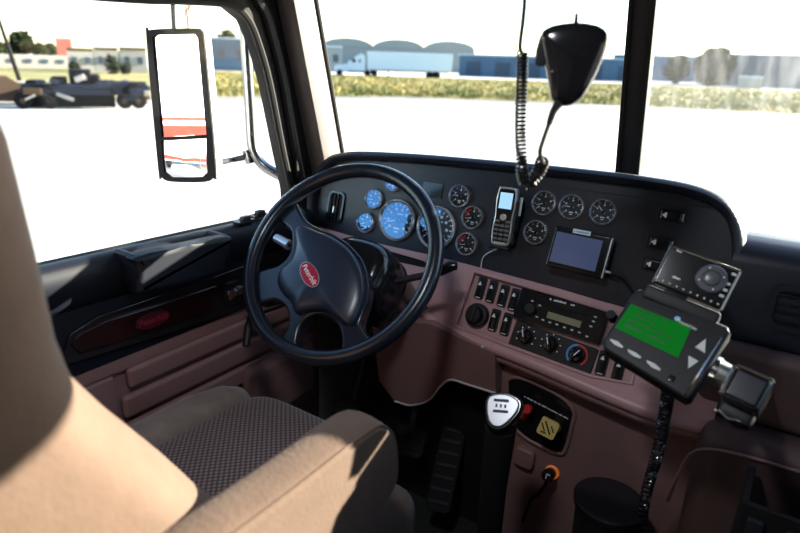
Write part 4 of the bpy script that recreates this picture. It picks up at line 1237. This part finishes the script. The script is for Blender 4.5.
up_ = [mic_pt(530, 186, .82), mic_pt(524, 182, .82), mic_pt(521.5, 160, .80), mic_pt(520.5, 120, .80), mic_pt(522, 80, .80), mic_pt(522.5, 52, .80)]
part('coil', G().tube(coil(up_, 0.0066, 0.003, 36), 0.0019, 6), BLACKGLOSS, mc)
part('lead', G().tube(smooth_path([mic_pt(522.5, 54, .80), mic_pt(520, 46, .80), mic_pt(523, 20, .80), mic_pt(525, -10, .80), mic_pt(527, -120, .80)], 6), 0.0028, 8), RUBBER, mc)

# ================================================================== FLOOR THINGS
p_ = hit(606, 520, (0, 1.06, 0), Vector((0, 1, 0)))
bn = thing('waste_bin', 'black rounded bin standing under the console', 'bin', Matrix.Translation((p_.x, 1.06, 0)))
BM = Matrix.Translation((p_.x, 1.06, 0))
rt = hit(600, 497, (0, 1.06, 0), Vector((0, 1, 0))).z
part('bin_body', G().lathe([(0.05, 0.0), (0.055, 0.01), (0.064, rt - 0.01), (0.068, rt), (0.062, rt), (0.058, rt - 0.02), (0.0001, rt - 0.06)], 32), BLACKMATT, bn, BM)
part('bin_rim', G().lathe([(0.063, rt - 0.012), (0.070, rt - 0.010), (0.071, rt + 0.002), (0.063, rt + 0.004)], 32), BLACKGLOSS, bn, BM)
pl = thing('power_plug', 'black plug with trailing lead pushed into the orange-ringed socket', 'plug', FX.M)
part('plug_body', G().lathe([(0.013, 0.008), (0.014, 0.02), (0.015, 0.038), (0.012, 0.044), (0.0001, 0.045)], 18), BLACKMATT, pl, FX.M @ Matrix.Translation((-0.002, -0.002, 0)))
part('plug_mark', G().box((-0.003, -0.002, 0.0456), (0.003, 0.012, 0.001)).box((0.001, 0.003, 0.0456), (0.008, 0.003, 0.001)), WHITEMARK, pl, FX.M)
part('lead', G().tube(smooth_path([FX.at(0, -0.012, 0.035), FX.at(-0.012, -0.05, 0.03), FX.at(-0.03, -0.08, 0.02), FX.at(-0.04, -0.14, 0.0)], 6), 0.0035, 8), RUBBER, pl)
CRM = Matrix.Translation((0.16, 1.02, 0.0))
crt = thing('plastic_crate', 'tall dark ribbed plastic crate in the bottom right corner', 'crate', CRM)
part('crate_wall', G().box((0, -0.055, 0.30), (0.26, 0.012, 0.60), 0.004), RUBBER, crt, CRM)
part('crate_wall', G().box((-0.125, 0, 0.30), (0.012, 0.11, 0.60), 0.004), RUBBER, crt, CRM)
part('crate_wall', G().box((0.125, 0, 0.30), (0.012, 0.11, 0.60), 0.004), RUBBER, crt, CRM)
part('crate_floor', G().box((0, 0, 0.01), (0.25, 0.11, 0.012)), BLACKMATT, crt, CRM)
DARKBLUE = mat('dark_slate_rib', (0.012, 0.015, 0.022), 0.5)
for k in range(5): part('rib', G().box((-0.105 + 0.052 * k, -0.064, 0.295), (0.024, 0.014, 0.57), 0.005), DARKBLUE, crt, CRM)

# ================================================================== OUTSIDE: TRUCK MIRROR
NMi = Vector((0.40, -0.915, 0.0)).normalized()
fmi, w_, h_ = quad_frame((149.5, 31), (204, 29), (216, 180), (160, 181), Vector((-1.45, 1.06, 1.1)), NMi)
mi_ = thing('wing_mirror', 'tall black-framed truck wing mirror with a small lower mirror', 'mirror', fmi.M)
MO = [fmi.px(*p) for p in ((148.5, 40), (150, 32), (156, 29.5), (197, 28.5), (203, 32), (206, 45), (217, 168), (214, 177), (206, 181.5), (172, 181), (163, 176), (160, 168))]
MO = smooth2(MO, 3)
fl1 = [fmi.px(*p) for p in ((154.5, 38), (157.5, 35), (196, 34), (199.5, 38), (208, 134.5), (163.5, 137))]
fl2 = [fmi.px(*p) for p in ((163, 140.5), (208, 138), (209, 172), (204, 176.5), (173, 177), (166, 172))]
MC = (sum(p[0] for p in MO) / len(MO), sum(p[1] for p in MO) / len(MO))
part('housing', G().loft([[(MC[0] + (x - MC[0]) * k, MC[1] + (y - MC[1]) * k, z) for x, y in MO] for k, z in ((0.99, 0.0), (0.99, -0.02), (0.95, -0.04), (0.84, -0.055), (0.6, -0.065), (0.1, -0.07))]), WHITEPAINT, mi_, fmi.M, ang=60)
part('frame_lip', G().prism(MO, 0.0, 0.010, holes=[fl1, fl2]), RUBBER, mi_, fmi.M)
part('mirror_glass', G().prism(fl1, 0.0, 0.003), MIRROR, mi_, fmi.M)
# convex lower mirror
c2 = (sum(p[0] for p in fl2) / 6, sum(p[1] for p in fl2) / 6)
rings = []
Rc = 0.55
def sag(x, y): return 0.010 - (Rc - math.sqrt(Rc * Rc - (x - c2[0]) ** 2 - (y - c2[1]) ** 2))
for k in (1.0, 0.85, 0.7, 0.55, 0.4, 0.25, 0.1, 0.01):
    rings.append([(c2[0] + (x - c2[0]) * k, c2[1] + (y - c2[1]) * k, sag(c2[0] + (x - c2[0]) * k, c2[1] + (y - c2[1]) * k)) for x, y in smooth2(fl2, 3)])
part('convex_glass', G().loft(rings), MIRROR, mi_, fmi.M, ang=80)
BKP = Frame((-1.42, 1.30, 1.1), (1, 0, 0), (0.5, -0.86, 0))
tubeA = [BKP.at(*BKP.px(*p)) for p in ((243, -12), (244.5, 10), (247, 60), (250, 110), (252, 143), (256, 156), (265, 167), (281, 176))]
part('support_tube', G().tube(smooth_path(tubeA, 5), 0.017, 14), mat('dark_chrome', (0.22, 0.23, 0.25), 0.2, 1.0), mi_)
part('arm', G().tube([fmi.at(*fmi.px(211, 164, -0.015), -0.015), BKP.at(*BKP.px(232, 160)), BKP.at(*BKP.px(251, 156))], [0.010, 0.008, 0.010], 10), BLACKMATT, mi_)
part('bracket_foot', G().tube([tubeA[-1], Vector((-1.26, 1.37, 0.86)), Vector((-1.19, 1.37, 0.85))], [0.017, 0.018, 0.024], 12), STEEL, mi_)
part('arm_clamp', G().cyl(BKP.at(*BKP.px(247, 150)), BKP.at(*BKP.px(251, 163)), 0.017, 0.017, 14), mat('dark_chrome', (0.22, 0.23, 0.25), 0.2, 1.0), mi_)
part('hanger_rod', G().tube([fmi.at(*fmi.px(174, 30, -0.03), -0.03), fmi.at(*fmi.px(172, -14, -0.03), -0.03)], 0.006, 8), BLACKMATT, mi_)
part('hanger_tube', G().tube(smooth_path([fmi.at(*fmi.px(188, 30, -0.03), -0.03), fmi.at(*fmi.px(187, 16, -0.03), -0.03), fmi.at(*fmi.px(191, 2, -0.03), -0.03), BKP.at(*BKP.px(215, -14)), BKP.at(*BKP.px(243, -12))], 5), 0.006, 8), mat('copper_tinted_tube', (0.5, 0.33, 0.26), 0.3, 0.9), mi_)

# ================================================================== OUTSIDE: GROUND AND BACKGROUND
GZ = -1.2
CONCRETE = mat('pale_concrete', (0.50, 0.48, 0.45), 0.8, noise=(0.42, 0.40, 0.38), nscale=0.25)
GRASSM = mat('dry_grass', (0.27, 0.205, 0.05), 0.9, noise=(0.10, 0.115, 0.025), nscale=0.22)
g = G().raw([(-900, -700, GZ), (900, -700, GZ), (900, 900, GZ), (-900, 900, GZ)], [(0, 1, 2, 3)])
struct('ground', g, CONCRETE, label='wide pale concrete yard around the truck', cat='ground')
near = [(-60, -15), (-40, 4), (-35, 17), (-31, 28), (-26, 38), (-15, 43.5), (-3.8, 47), (12, 51), (60, 60)]
farp = [far(px, d) for px, d in ((950, 125), (760, 120), (600, 116), (400, 112), (300, 112), (150, 118), (0, 125), (-150, 135))]
poly = [(x, y) for x, y in near] + [(p.x, p.y) for p in farp]
struct('grass_field', G().prism(poly, GZ - 0.1, GZ + 0.08), GRASSM, label='strip of dry yellow-green grass beyond the yard', cat='field')
inner = [(x * 0.93, y * 0.93) for x, y in near]
struct('gravel_shoulder', G().prism([(x * 1.01, y * 1.01) for x, y in near] + inner[::-1], GZ - 0.1, GZ + 0.03), mat('grey_gravel', (0.12, 0.115, 0.11), 0.9, noise=(0.22, 0.21, 0.2), nscale=0.6), label='grey gravel strip along the near edge of the grass', cat='gravel strip')
WEED = mat('dark_weed', (0.07, 0.10, 0.022), 0.9, noise=(0.16, 0.16, 0.05), nscale=1.2)
def tuft(px, dist, r, hgt, label, n=90, cat='weed', matl=WEED):
    c = far(px, dist)
    g = G()
    for _ in range(n):
        a, q = random.random() * 6.283, math.sqrt(random.random()) * r
        x, y = c.x + q * math.cos(a), c.y + q * math.sin(a)
        h = hgt * (0.5 + 0.5 * random.random()) * (1.15 - q / r * 0.6)
        b = random.random() * 6.283
        wd = hgt * 0.09
        dx, dy = math.cos(b) * wd, math.sin(b) * wd
        lx, ly = random.uniform(-.3, .3) * h, random.uniform(-.3, .3) * h
        g.raw([(x - dx, y - dy, GZ), (x + dx, y + dy, GZ), (x + lx, y + ly, GZ + h), (x - dy, y + dx, GZ)], [(0, 1, 2), (1, 3, 2), (3, 0, 2)])
    return tag(part('weed_clump', g, matl), label, cat, 'weeds along the edge of the grass')
for px, d, r_, h_, lab in ((361, 47.5, 1.2, 0.9, 'low dark weed clump in front of the white semi truck cab'), (387, 47.5, 1.2, 0.9, 'low dark weed clump in front of the white trailer'), (422, 47.5, 1.0, 0.6, 'small weed clump before the trailer rear wheels'),
                          (463, 48.5, 1.8, 1.1, 'weed clump left of the hanging coiled cord'), (505, 49, 1.4, 0.7, 'weed clump just left of the hanging coiled cord'), (745, 50, 1.4, 0.9, 'weed clump at the right of the grass strip')):
    tuft(px, d, r_, h_, lab)
# grass tussocks as real geometry
g = G()
def in_poly(x, y, P):
    c = False
    j = len(P) - 1
    for i in range(len(P)):
        if (P[i][1] > y) != (P[j][1] > y) and x < (P[j][0] - P[i][0]) * (y - P[i][1]) / (P[j][1] - P[i][1]) + P[i][0]: c = not c
        j = i
    return c
cnt = 0
while cnt < 16000:
    px, d = random.uniform(150, 830), 36 + 70 * random.random() ** 1.6
    p = far(px, d)
    if not in_poly(p.x, p.y, poly): continue
    cnt += 1
    h = random.uniform(0.10, 0.34)
    b = random.random() * 3.14
    wd = random.uniform(0.04, 0.14)
    dx, dy = math.cos(b) * wd, math.sin(b) * wd
    z = GZ + 0.07
    g.raw([(p.x - dx, p.y - dy, z), (p.x + dx, p.y + dy, z), (p.x + random.uniform(-.2, .2), p.y + random.uniform(-.2, .2), z + h), (p.x - dy, p.y + dx, z)], [(0, 1, 2), (1, 3, 2), (3, 0, 2)])
tag(part('grass_blades', g, GRASSM), 'dry grass blades covering the field', 'grass', None, 'stuff')

def facing(px, dist, turn=0):
    """frame on the ground facing the camera: x to the right, y away, z up"""
    c = far(px, dist)
    d = Vector((c.x, c.y, 0)).normalized()
    a = math.atan2(d.y, d.x) - math.pi / 2 + turn
    return Matrix.Translation(c) @ Matrix.Rotation(a, 4, 'Z')
PPM = lambda d: FPX / d
TYRE = mat('tyre', (0.008, 0.008, 0.010), 0.85, spec=0.15)
PALEBLUE = mat('pale_blue_white_paint', (0.55, 0.66, 0.78), 0.45)
def wheels(parent, M, xs, y0, y1, r, name='wheel'):
    for x in xs:
        for y in (y0, y1):
            part(name, G().cyl((x, y - 0.14, r), (x, y + 0.14, r), r, r, 18), TYRE, parent, M)
# semi truck with white trailer
MS = facing(410, 106, R(6))
sm_ = thing('semi_trailer', 'long pale blue-white box trailer parked beyond the grass', 'trailer', MS)
part('box', G().box((0, 1.3, 2.6), (14.4, 2.6, 2.9), 0.05), PALEBLUE, sm_, MS)
part('chassis', G().box((0, 1.3, 1.05), (13.6, 1.2, 0.22)), TYRE, sm_, MS)
part('front_panel', G().box((-7.15, 1.3, 2.6), (0.12, 2.3, 2.5)), mat('cream_panel', (0.75, 0.72, 0.6), 0.5), sm_, MS)
wheels(sm_, MS, (3.6, 4.8), 0.2, 2.4, 0.52)
part('landing_leg', G().box((-3.6, 0.7, 0.5), (0.18, 0.18, 1.0)), TYRE, sm_, MS)
MT = MS @ Matrix.Translation((-8.6, 0, 0))
tr_ = thing('semi_tractor', 'white tractor unit at the left end of the long parked trailer', 'truck', MT)
part('sleeper', G().prism([(-1.9, 0.9), (1.0, 0.9), (1.0, 3.3), (0.4, 3.7), (-0.6, 3.2), (-1.0, 2.6), (-1.9, 2.4)], 0.1, 2.5, M=Matrix(((1, 0, 0), (0, 0, 1), (0, 1, 0))).to_4x4()), PALEBLUE, tr_, MT)
part('hood', G().prism([(-4.2, 0.7), (-1.9, 0.7), (-1.9, 2.0), (-4.0, 1.7), (-4.3, 1.3)], 0.3, 2.3, M=Matrix(((1, 0, 0), (0, 0, 1), (0, 1, 0))).to_4x4()), PALEBLUE, tr_, MT)
part('side_window', G().box((-0.9, 0.08, 2.5), (0.6, 0.05, 0.5)), TYRE, tr_, MT)
part('side_window', G().box((0.1, 0.08, 2.5), (0.3, 0.05, 0.5)), TYRE, tr_, MT)
part('chassis', G().box((-0.6, 1.3, 0.75), (7.0, 1.4, 0.3)), TYRE, tr_, MT)
wheels(tr_, MT, (-3.3, 1.4, 2.6), 0.25, 2.35, 0.52)

# buildings
GREYWALL = mat('grey_green_wall', (0.19, 0.22, 0.225), 0.8)  # lightened; distant haze is put into the wall colour
BLUEWALL = mat('blue_grey_wall', (0.05, 0.10, 0.16), 0.8, noise=(0.065, 0.12, 0.18), nscale=0.3)
DARKWALL = mat('dark_blue_wall', (0.035, 0.06, 0.09), 0.8)
PALEWALL = mat('pale_wall', (0.33, 0.31, 0.285), 0.8)
ROOFM = mat('pale_blue_roof', (0.36, 0.47, 0.55), 0.6)
RUSTWALL = mat('red_brown_wall', (0.36, 0.10, 0.08), 0.8)
BARKROOF = mat('brown_roof', (0.05, 0.03, 0.025), 0.9)
def mbuild(name, label, px, dist, w, h, dep, wall, turn=0, roof=None, wins=0, arch=0, door=0):
    M = facing(px, dist, turn)
    b = thing(name, label, 'building', M)
    part('walls', G().box((0, dep / 2, h / 2), (w, dep, h)), wall, b, M)
    if arch:
        n = arch
        for k in range(n):
            cw = w / n
            cx = -w / 2 + cw * (k + 0.5)
            ring = lambda y: [(cx + cw / 2 * math.cos(a), y, h + cw * 0.16 * math.sin(a)) for a in [math.pi * i / 10 for i in range(11)]]
            part('arched_roof', G().loft([ring(-0.3), ring(dep)]), roof or ROOFM, b, M)
    elif roof:
        part('roof', G().box((0, dep / 2, h + 0.12), (w * 1.02, dep * 1.04, 0.3)), roof, b, M)
    for k in range(wins):
        x = -w / 2 + w * (k + 0.5) / wins
        wn_ = part('window', G().box((x, -0.04, h * 0.55), (w / wins * 0.4, 0.12, h * 0.3)), DARKWALL, b, M)
    for k in range(door):
        x = -w / 2 + w * (k + 0.5) / door
        part('loading_door', G().box((x, -0.05, h * 0.36), (w / door * 0.5, 0.14, h * 0.7)), DARKWALL, b, M)
    return b
mbuild('warehouse', 'grey warehouse with arched roof bays behind the parked trailer', 398, 185, 45, 6.4, 20, GREYWALL, arch=3, roof=GREYWALL)
mbuild('warehouse', 'long blue-grey warehouse right of the parked trailer', 548, 140, 39, 4.4, 10, BLUEWALL, roof=ROOFM, door=6)
mbuild('small_building', 'grey building left of the tractor by the pillar', 322, 140, 9, 5.2, 10, GREYWALL, roof=ROOFM, wins=3)
mbuild('low_building', 'hazy blue building beyond the hanging microphone right side', 665, 168, 25, 5.8, 10, BLUEWALL, roof=ROOFM, wins=5)
mbuild('low_building', 'dark blue flat-roofed building at the right edge of the view', 806, 142, 32, 5.8, 12, DARKWALL, roof=BLUEWALL, door=4)
mbuild('low_building', 'small pale shed behind the grass near the right edge', 752, 118, 3.5, 1.8, 3, PALEWALL, roof=ROOFM)
mbuild('house', 'blue-grey house seen between mirror and window pillar', 240, 122, 10.5, 5.6, 6, BLUEWALL, roof=ROOFM, wins=3)
mbuild('long_wall_building', 'long low cream building at the far left', 27, 108, 10.5, 1.9, 3, PALEWALL, wins=5)
mbuild('tower_house', 'narrow red-brown house among the far pale houses', 65, 122, 2.4, 4.6, 3, RUSTWALL, roof=ROOFM)
for px, w, h, c, dd, lab in ((80, 3.0, 2.7, PALEWALL, 90, 'pale house right of the red-brown tower house'), (93, 2.6, 2.4, BLUEWALL, 97, 'blue-grey house in the middle of the far houses'), (106, 2.8, 2.9, PALEWALL, 90, 'pale house third from the red-brown tower house'), (119, 2.4, 2.5, BLUEWALL, 97, 'dark blue-grey house near the mirror'), (133, 3.2, 3.0, PALEWALL, 90, 'pale house nearest the wing mirror')):
    mbuild('house', lab, px, dd, w, h, 3, c, roof=BARKROOF if c is PALEWALL else DARKWALL, wins=2)

LEAF = mat('dark_foliage', (0.008, 0.013, 0.006), 0.95, spec=0.1, noise=(0.016, 0.022, 0.009), nscale=0.8)
BARK = mat('bark', (0.06, 0.045, 0.035), 0.9)
def tree(px, dist, h, rad, label, n=420, low=0.25):
    M = facing(px, dist)
    t = thing('tree', label, 'tree', M, 'trees in the far background')
    part('trunk', G().tube([(0, 0, 0), (0.05, 0, h * 0.7)], [0.16 + h * 0.01, 0.06], 8), BARK, t, M)
    g = G()
    for _ in range(n):
        while True:
            p = Vector((random.uniform(-1, 1), random.uniform(-1, 1), random.uniform(-1, 1)))
            if p.length < 1: break
        p *= (0.6 + 0.4 * p.length)
        c = Vector((p.x * rad, p.y * rad, h * (0.5 + low / 2) + p.z * h * (0.5 - low / 2)))
        s_ = rad * 0.22
        a = Vector((random.uniform(-1, 1), random.uniform(-1, 1), random.uniform(-1, 1))).normalized() * s_
        b = a.orthogonal().normalized() * s_
        g.raw([c - a, c + b, c + a, c - b], [(0, 1, 2, 3)])
    part('crown', g, LEAF, t, M)
    return t
for px, d, h, r_, lab in ((0, 132, 3.8, 1.6, 'dark round tree at the far left edge'), (11, 146, 3.8, 1.1, 'small dark tree right of the lamp pole foot'), (23, 139, 6.2, 2.1, 'tallest dark tree right of the lamp pole'), (40, 131, 3.9, 1.4, 'dark tree left of a narrow gap before the red-brown house'), (50, 137, 4.0, 1.4, 'dark tree just left of the red-brown house')):
    tree(px, d, h, r_, lab)
tree(228, 134, 7.8, 2.2, 'dark tree rising behind the blue-grey house by the mirror')
tree(713, 128, 6.6, 3.4, 'broad dark blue-green tree right of the centre post', 700, 0.02)
tree(677, 138, 5.6, 2.4, 'hazy tree just right of the centre post', 500, 0.02)
for px, lab in ((72, 'small dark bush beside the red-brown tower house'), (111, 'small dark bush in front of the third pale house'), (124, 'small dark bush left of the house nearest the mirror')):
    tree(px, 84 - (px % 3), 1.5 + 0.3 * (px % 4), 0.7 + 0.2 * (px % 2), lab, 200, 0.0)
# lamp pole
MLp = facing(17, 42)
lp = thing('lamp_pole', 'thin leaning dark lamp pole at the far left', 'pole', MLp)
part('pole', G().tube([(0, 0, 0), (-0.55, 0, 3.6), (-1.2, 0, 8)], [0.13, 0.10, 0.08], 10), TYRE, lp, MLp)
part('base', G().box((0, 0, 0.4), (0.7, 0.6, 0.8), 0.1), PALEWALL, lp, MLp)
# row of dark scrap equipment on a low trailer
NAVY = mat('dark_navy_paint', (0.008, 0.014, 0.032), 0.5, spec=0.3)
RUST = mat('rusty_steel', (0.05, 0.026, 0.012), 0.8)
MQ = facing(72, 31.5, R(-4))
eq = thing('flatbed_trailer', 'low dark navy flatbed trailer loaded with black machinery at left', 'trailer', MQ)
part('deck', G().box((0.4, 0.9, 0.95), (5.2, 1.8, 0.26), 0.03), NAVY, eq, MQ)
part('side_beam', G().box((0.6, -0.02, 0.72), (4.4, 0.12, 0.2), 0.02), NAVY, eq, MQ)
part('skirt', G().box((-0.3, 0.4, 0.35), (3.6, 0.3, 0.6), 0.03), TYRE, eq, MQ)
for x in (-2.2, -1.2, 1.9, 2.5):
    part('wheel', G().cyl((x, 0.02, 0.36), (x, 0.3, 0.36), 0.36, 0.36, 18), TYRE, eq, MQ)
    part('wheel_hub', G().cyl((x, -0.01, 0.36), (x, 0.03, 0.36), 0.12, 0.10, 12), RUST, eq, MQ)
for k, (x, z, w, h) in enumerate(((-1.7, 1.12, 0.7, 0.22), (-0.75, 1.22, 0.6, 0.34), (0.15, 1.40, 0.9, 0.66), (0.75, 1.30, 0.4, 0.42), (1.2, 1.16, 0.8, 0.2))):
    part('machine_block', G().box((x, 0.8, z), (w, 1.0, h), 0.08), TYRE, eq, MQ)
part('tank', G().cyl((2.0, 0.0, 0.98), (2.0, 1.4, 0.98), 0.3, 0.3, 20), NAVY, eq, MQ)
for k in range(5): part('pipe', G().tube([(0.9, -0.05 + 0.2 * k, 1.12 + 0.05 * (k % 2)), (2.9, -0.05 + 0.2 * k, 1.10 + 0.05 * (k % 2))], 0.07, 8), TYRE if k % 2 else NAVY, eq, MQ)
part('drum', G().cyl((2.15, -0.12, 0.78), (2.15, 0.1, 0.78), 0.30, 0.30, 18), TYRE, eq, MQ)
for k in range(26):
    x = random.uniform(-2.3, 2.8)
    z = random.uniform(0.5, 1.45 - abs(x - 0.2) * 0.16)
    part('scrap_piece', G().box((0, 0, 0), (random.uniform(0.2, 0.8), 0.25, random.uniform(0.06, 0.3)), 0.02), (PALEWALL if k % 9 == 0 else random.choice((TYRE, TYRE, NAVY, NAVY, RUST))), eq, MQ @ Matrix.Translation((x, random.uniform(-0.25, 0.1), z)) @ Matrix.Rotation(random.uniform(-0.5, 0.5), 4, 'Y'))
MQ2 = facing(-4, 34)
e2_ = thing('scrap_machine', 'rusty dark machinery at the left end of the flatbed', 'machinery', MQ2)
part('body', G().prism([(-1.6, 0.2), (1.5, 0.15), (1.6, 0.9), (0.6, 1.0), (0.2, 1.3), (-0.6, 1.35), (-1.0, 1.0), (-1.6, 0.9)], 0.2, 1.4, M=Matrix(((1, 0, 0), (0, 0, 1), (0, 1, 0))).to_4x4()), RUST, e2_, MQ2)
part('panel', G().box((-0.7, 0.15, 0.8), (0.8, 0.1, 0.6), 0.05), TYRE, e2_, MQ2)
for x in (-1.1, 0.9): part('wheel', G().cyl((x, 0.0, 0.4), (x, 0.3, 0.4), 0.4, 0.4, 16), TYRE, e2_, MQ2)
MQ3 = facing(132, 33.5)
e3_ = thing('steel_beam_stack', 'tan and white steel offcuts right of the flatbed', 'scrap', MQ3)
for k in range(4):
    part('beam', G().box((-0.2 + 0.15 * k, 0.2 * k, 0.15 + 0.22 * k), (1.5 - 0.2 * k, 0.25, 0.18), 0.02), RUST if k % 2 else PALEWALL, e3_, MQ3)

# parked white and red box truck behind, seen in the wing mirror
def refl(x, y):
    d = ray(x, y).normalized()
    p = hit(x, y, fmi.o, fmi.ez)
    return p, d - 2 * d.dot(fmi.ez) * fmi.ez
YB = -9.0
def behind(x, y):
    p, r_ = refl(x, y)
    return p + r_ * ((YB - p.y) / r_.y)
zb = [behind(182, y).z for y in (116.5, 120.5, 124.5, 137)]
xm = behind(182, 100).x
MBx = Matrix.Translation((xm, YB, GZ))
bt = thing('box_truck', 'white box truck with red stripes reflected in the wing mirror', 'truck', MBx)
part('cargo_box', G().box((0, -1.2, zb[1] - GZ + 1.5), (7.5, 2.4, 3.0), 0.03), WHITEPAINT, bt, MBx)
part('lower_body', G().box((0, -1.2, (zb[3] - GZ)), (7.5, 2.4, (zb[1] - zb[3]) * 2.0), 0.0), WHITEPAINT, bt, MBx)
part('red_stripe', G().box((0, 0.01, (zb[0] + zb[1]) / 2 - GZ), (7.5, 0.06, abs(zb[0] - zb[1]))), REDPAINT, bt, MBx)
part('red_band', G().box((0, 0.01, (zb[2] + zb[3]) / 2 - GZ - 0.1), (7.5, 0.06, abs(zb[2] - zb[3]) + 0.2)), REDPAINT, bt, MBx)
for x in (-2.6, 2.6): part('wheel', G().cyl((x, -0.1, 0.45), (x, -0.5, 0.45), 0.45, 0.45, 18), TYRE, bt, MBx)
print('mirror stripe heights', [round(z, 2) for z in zb], 'x', round(xm, 2))
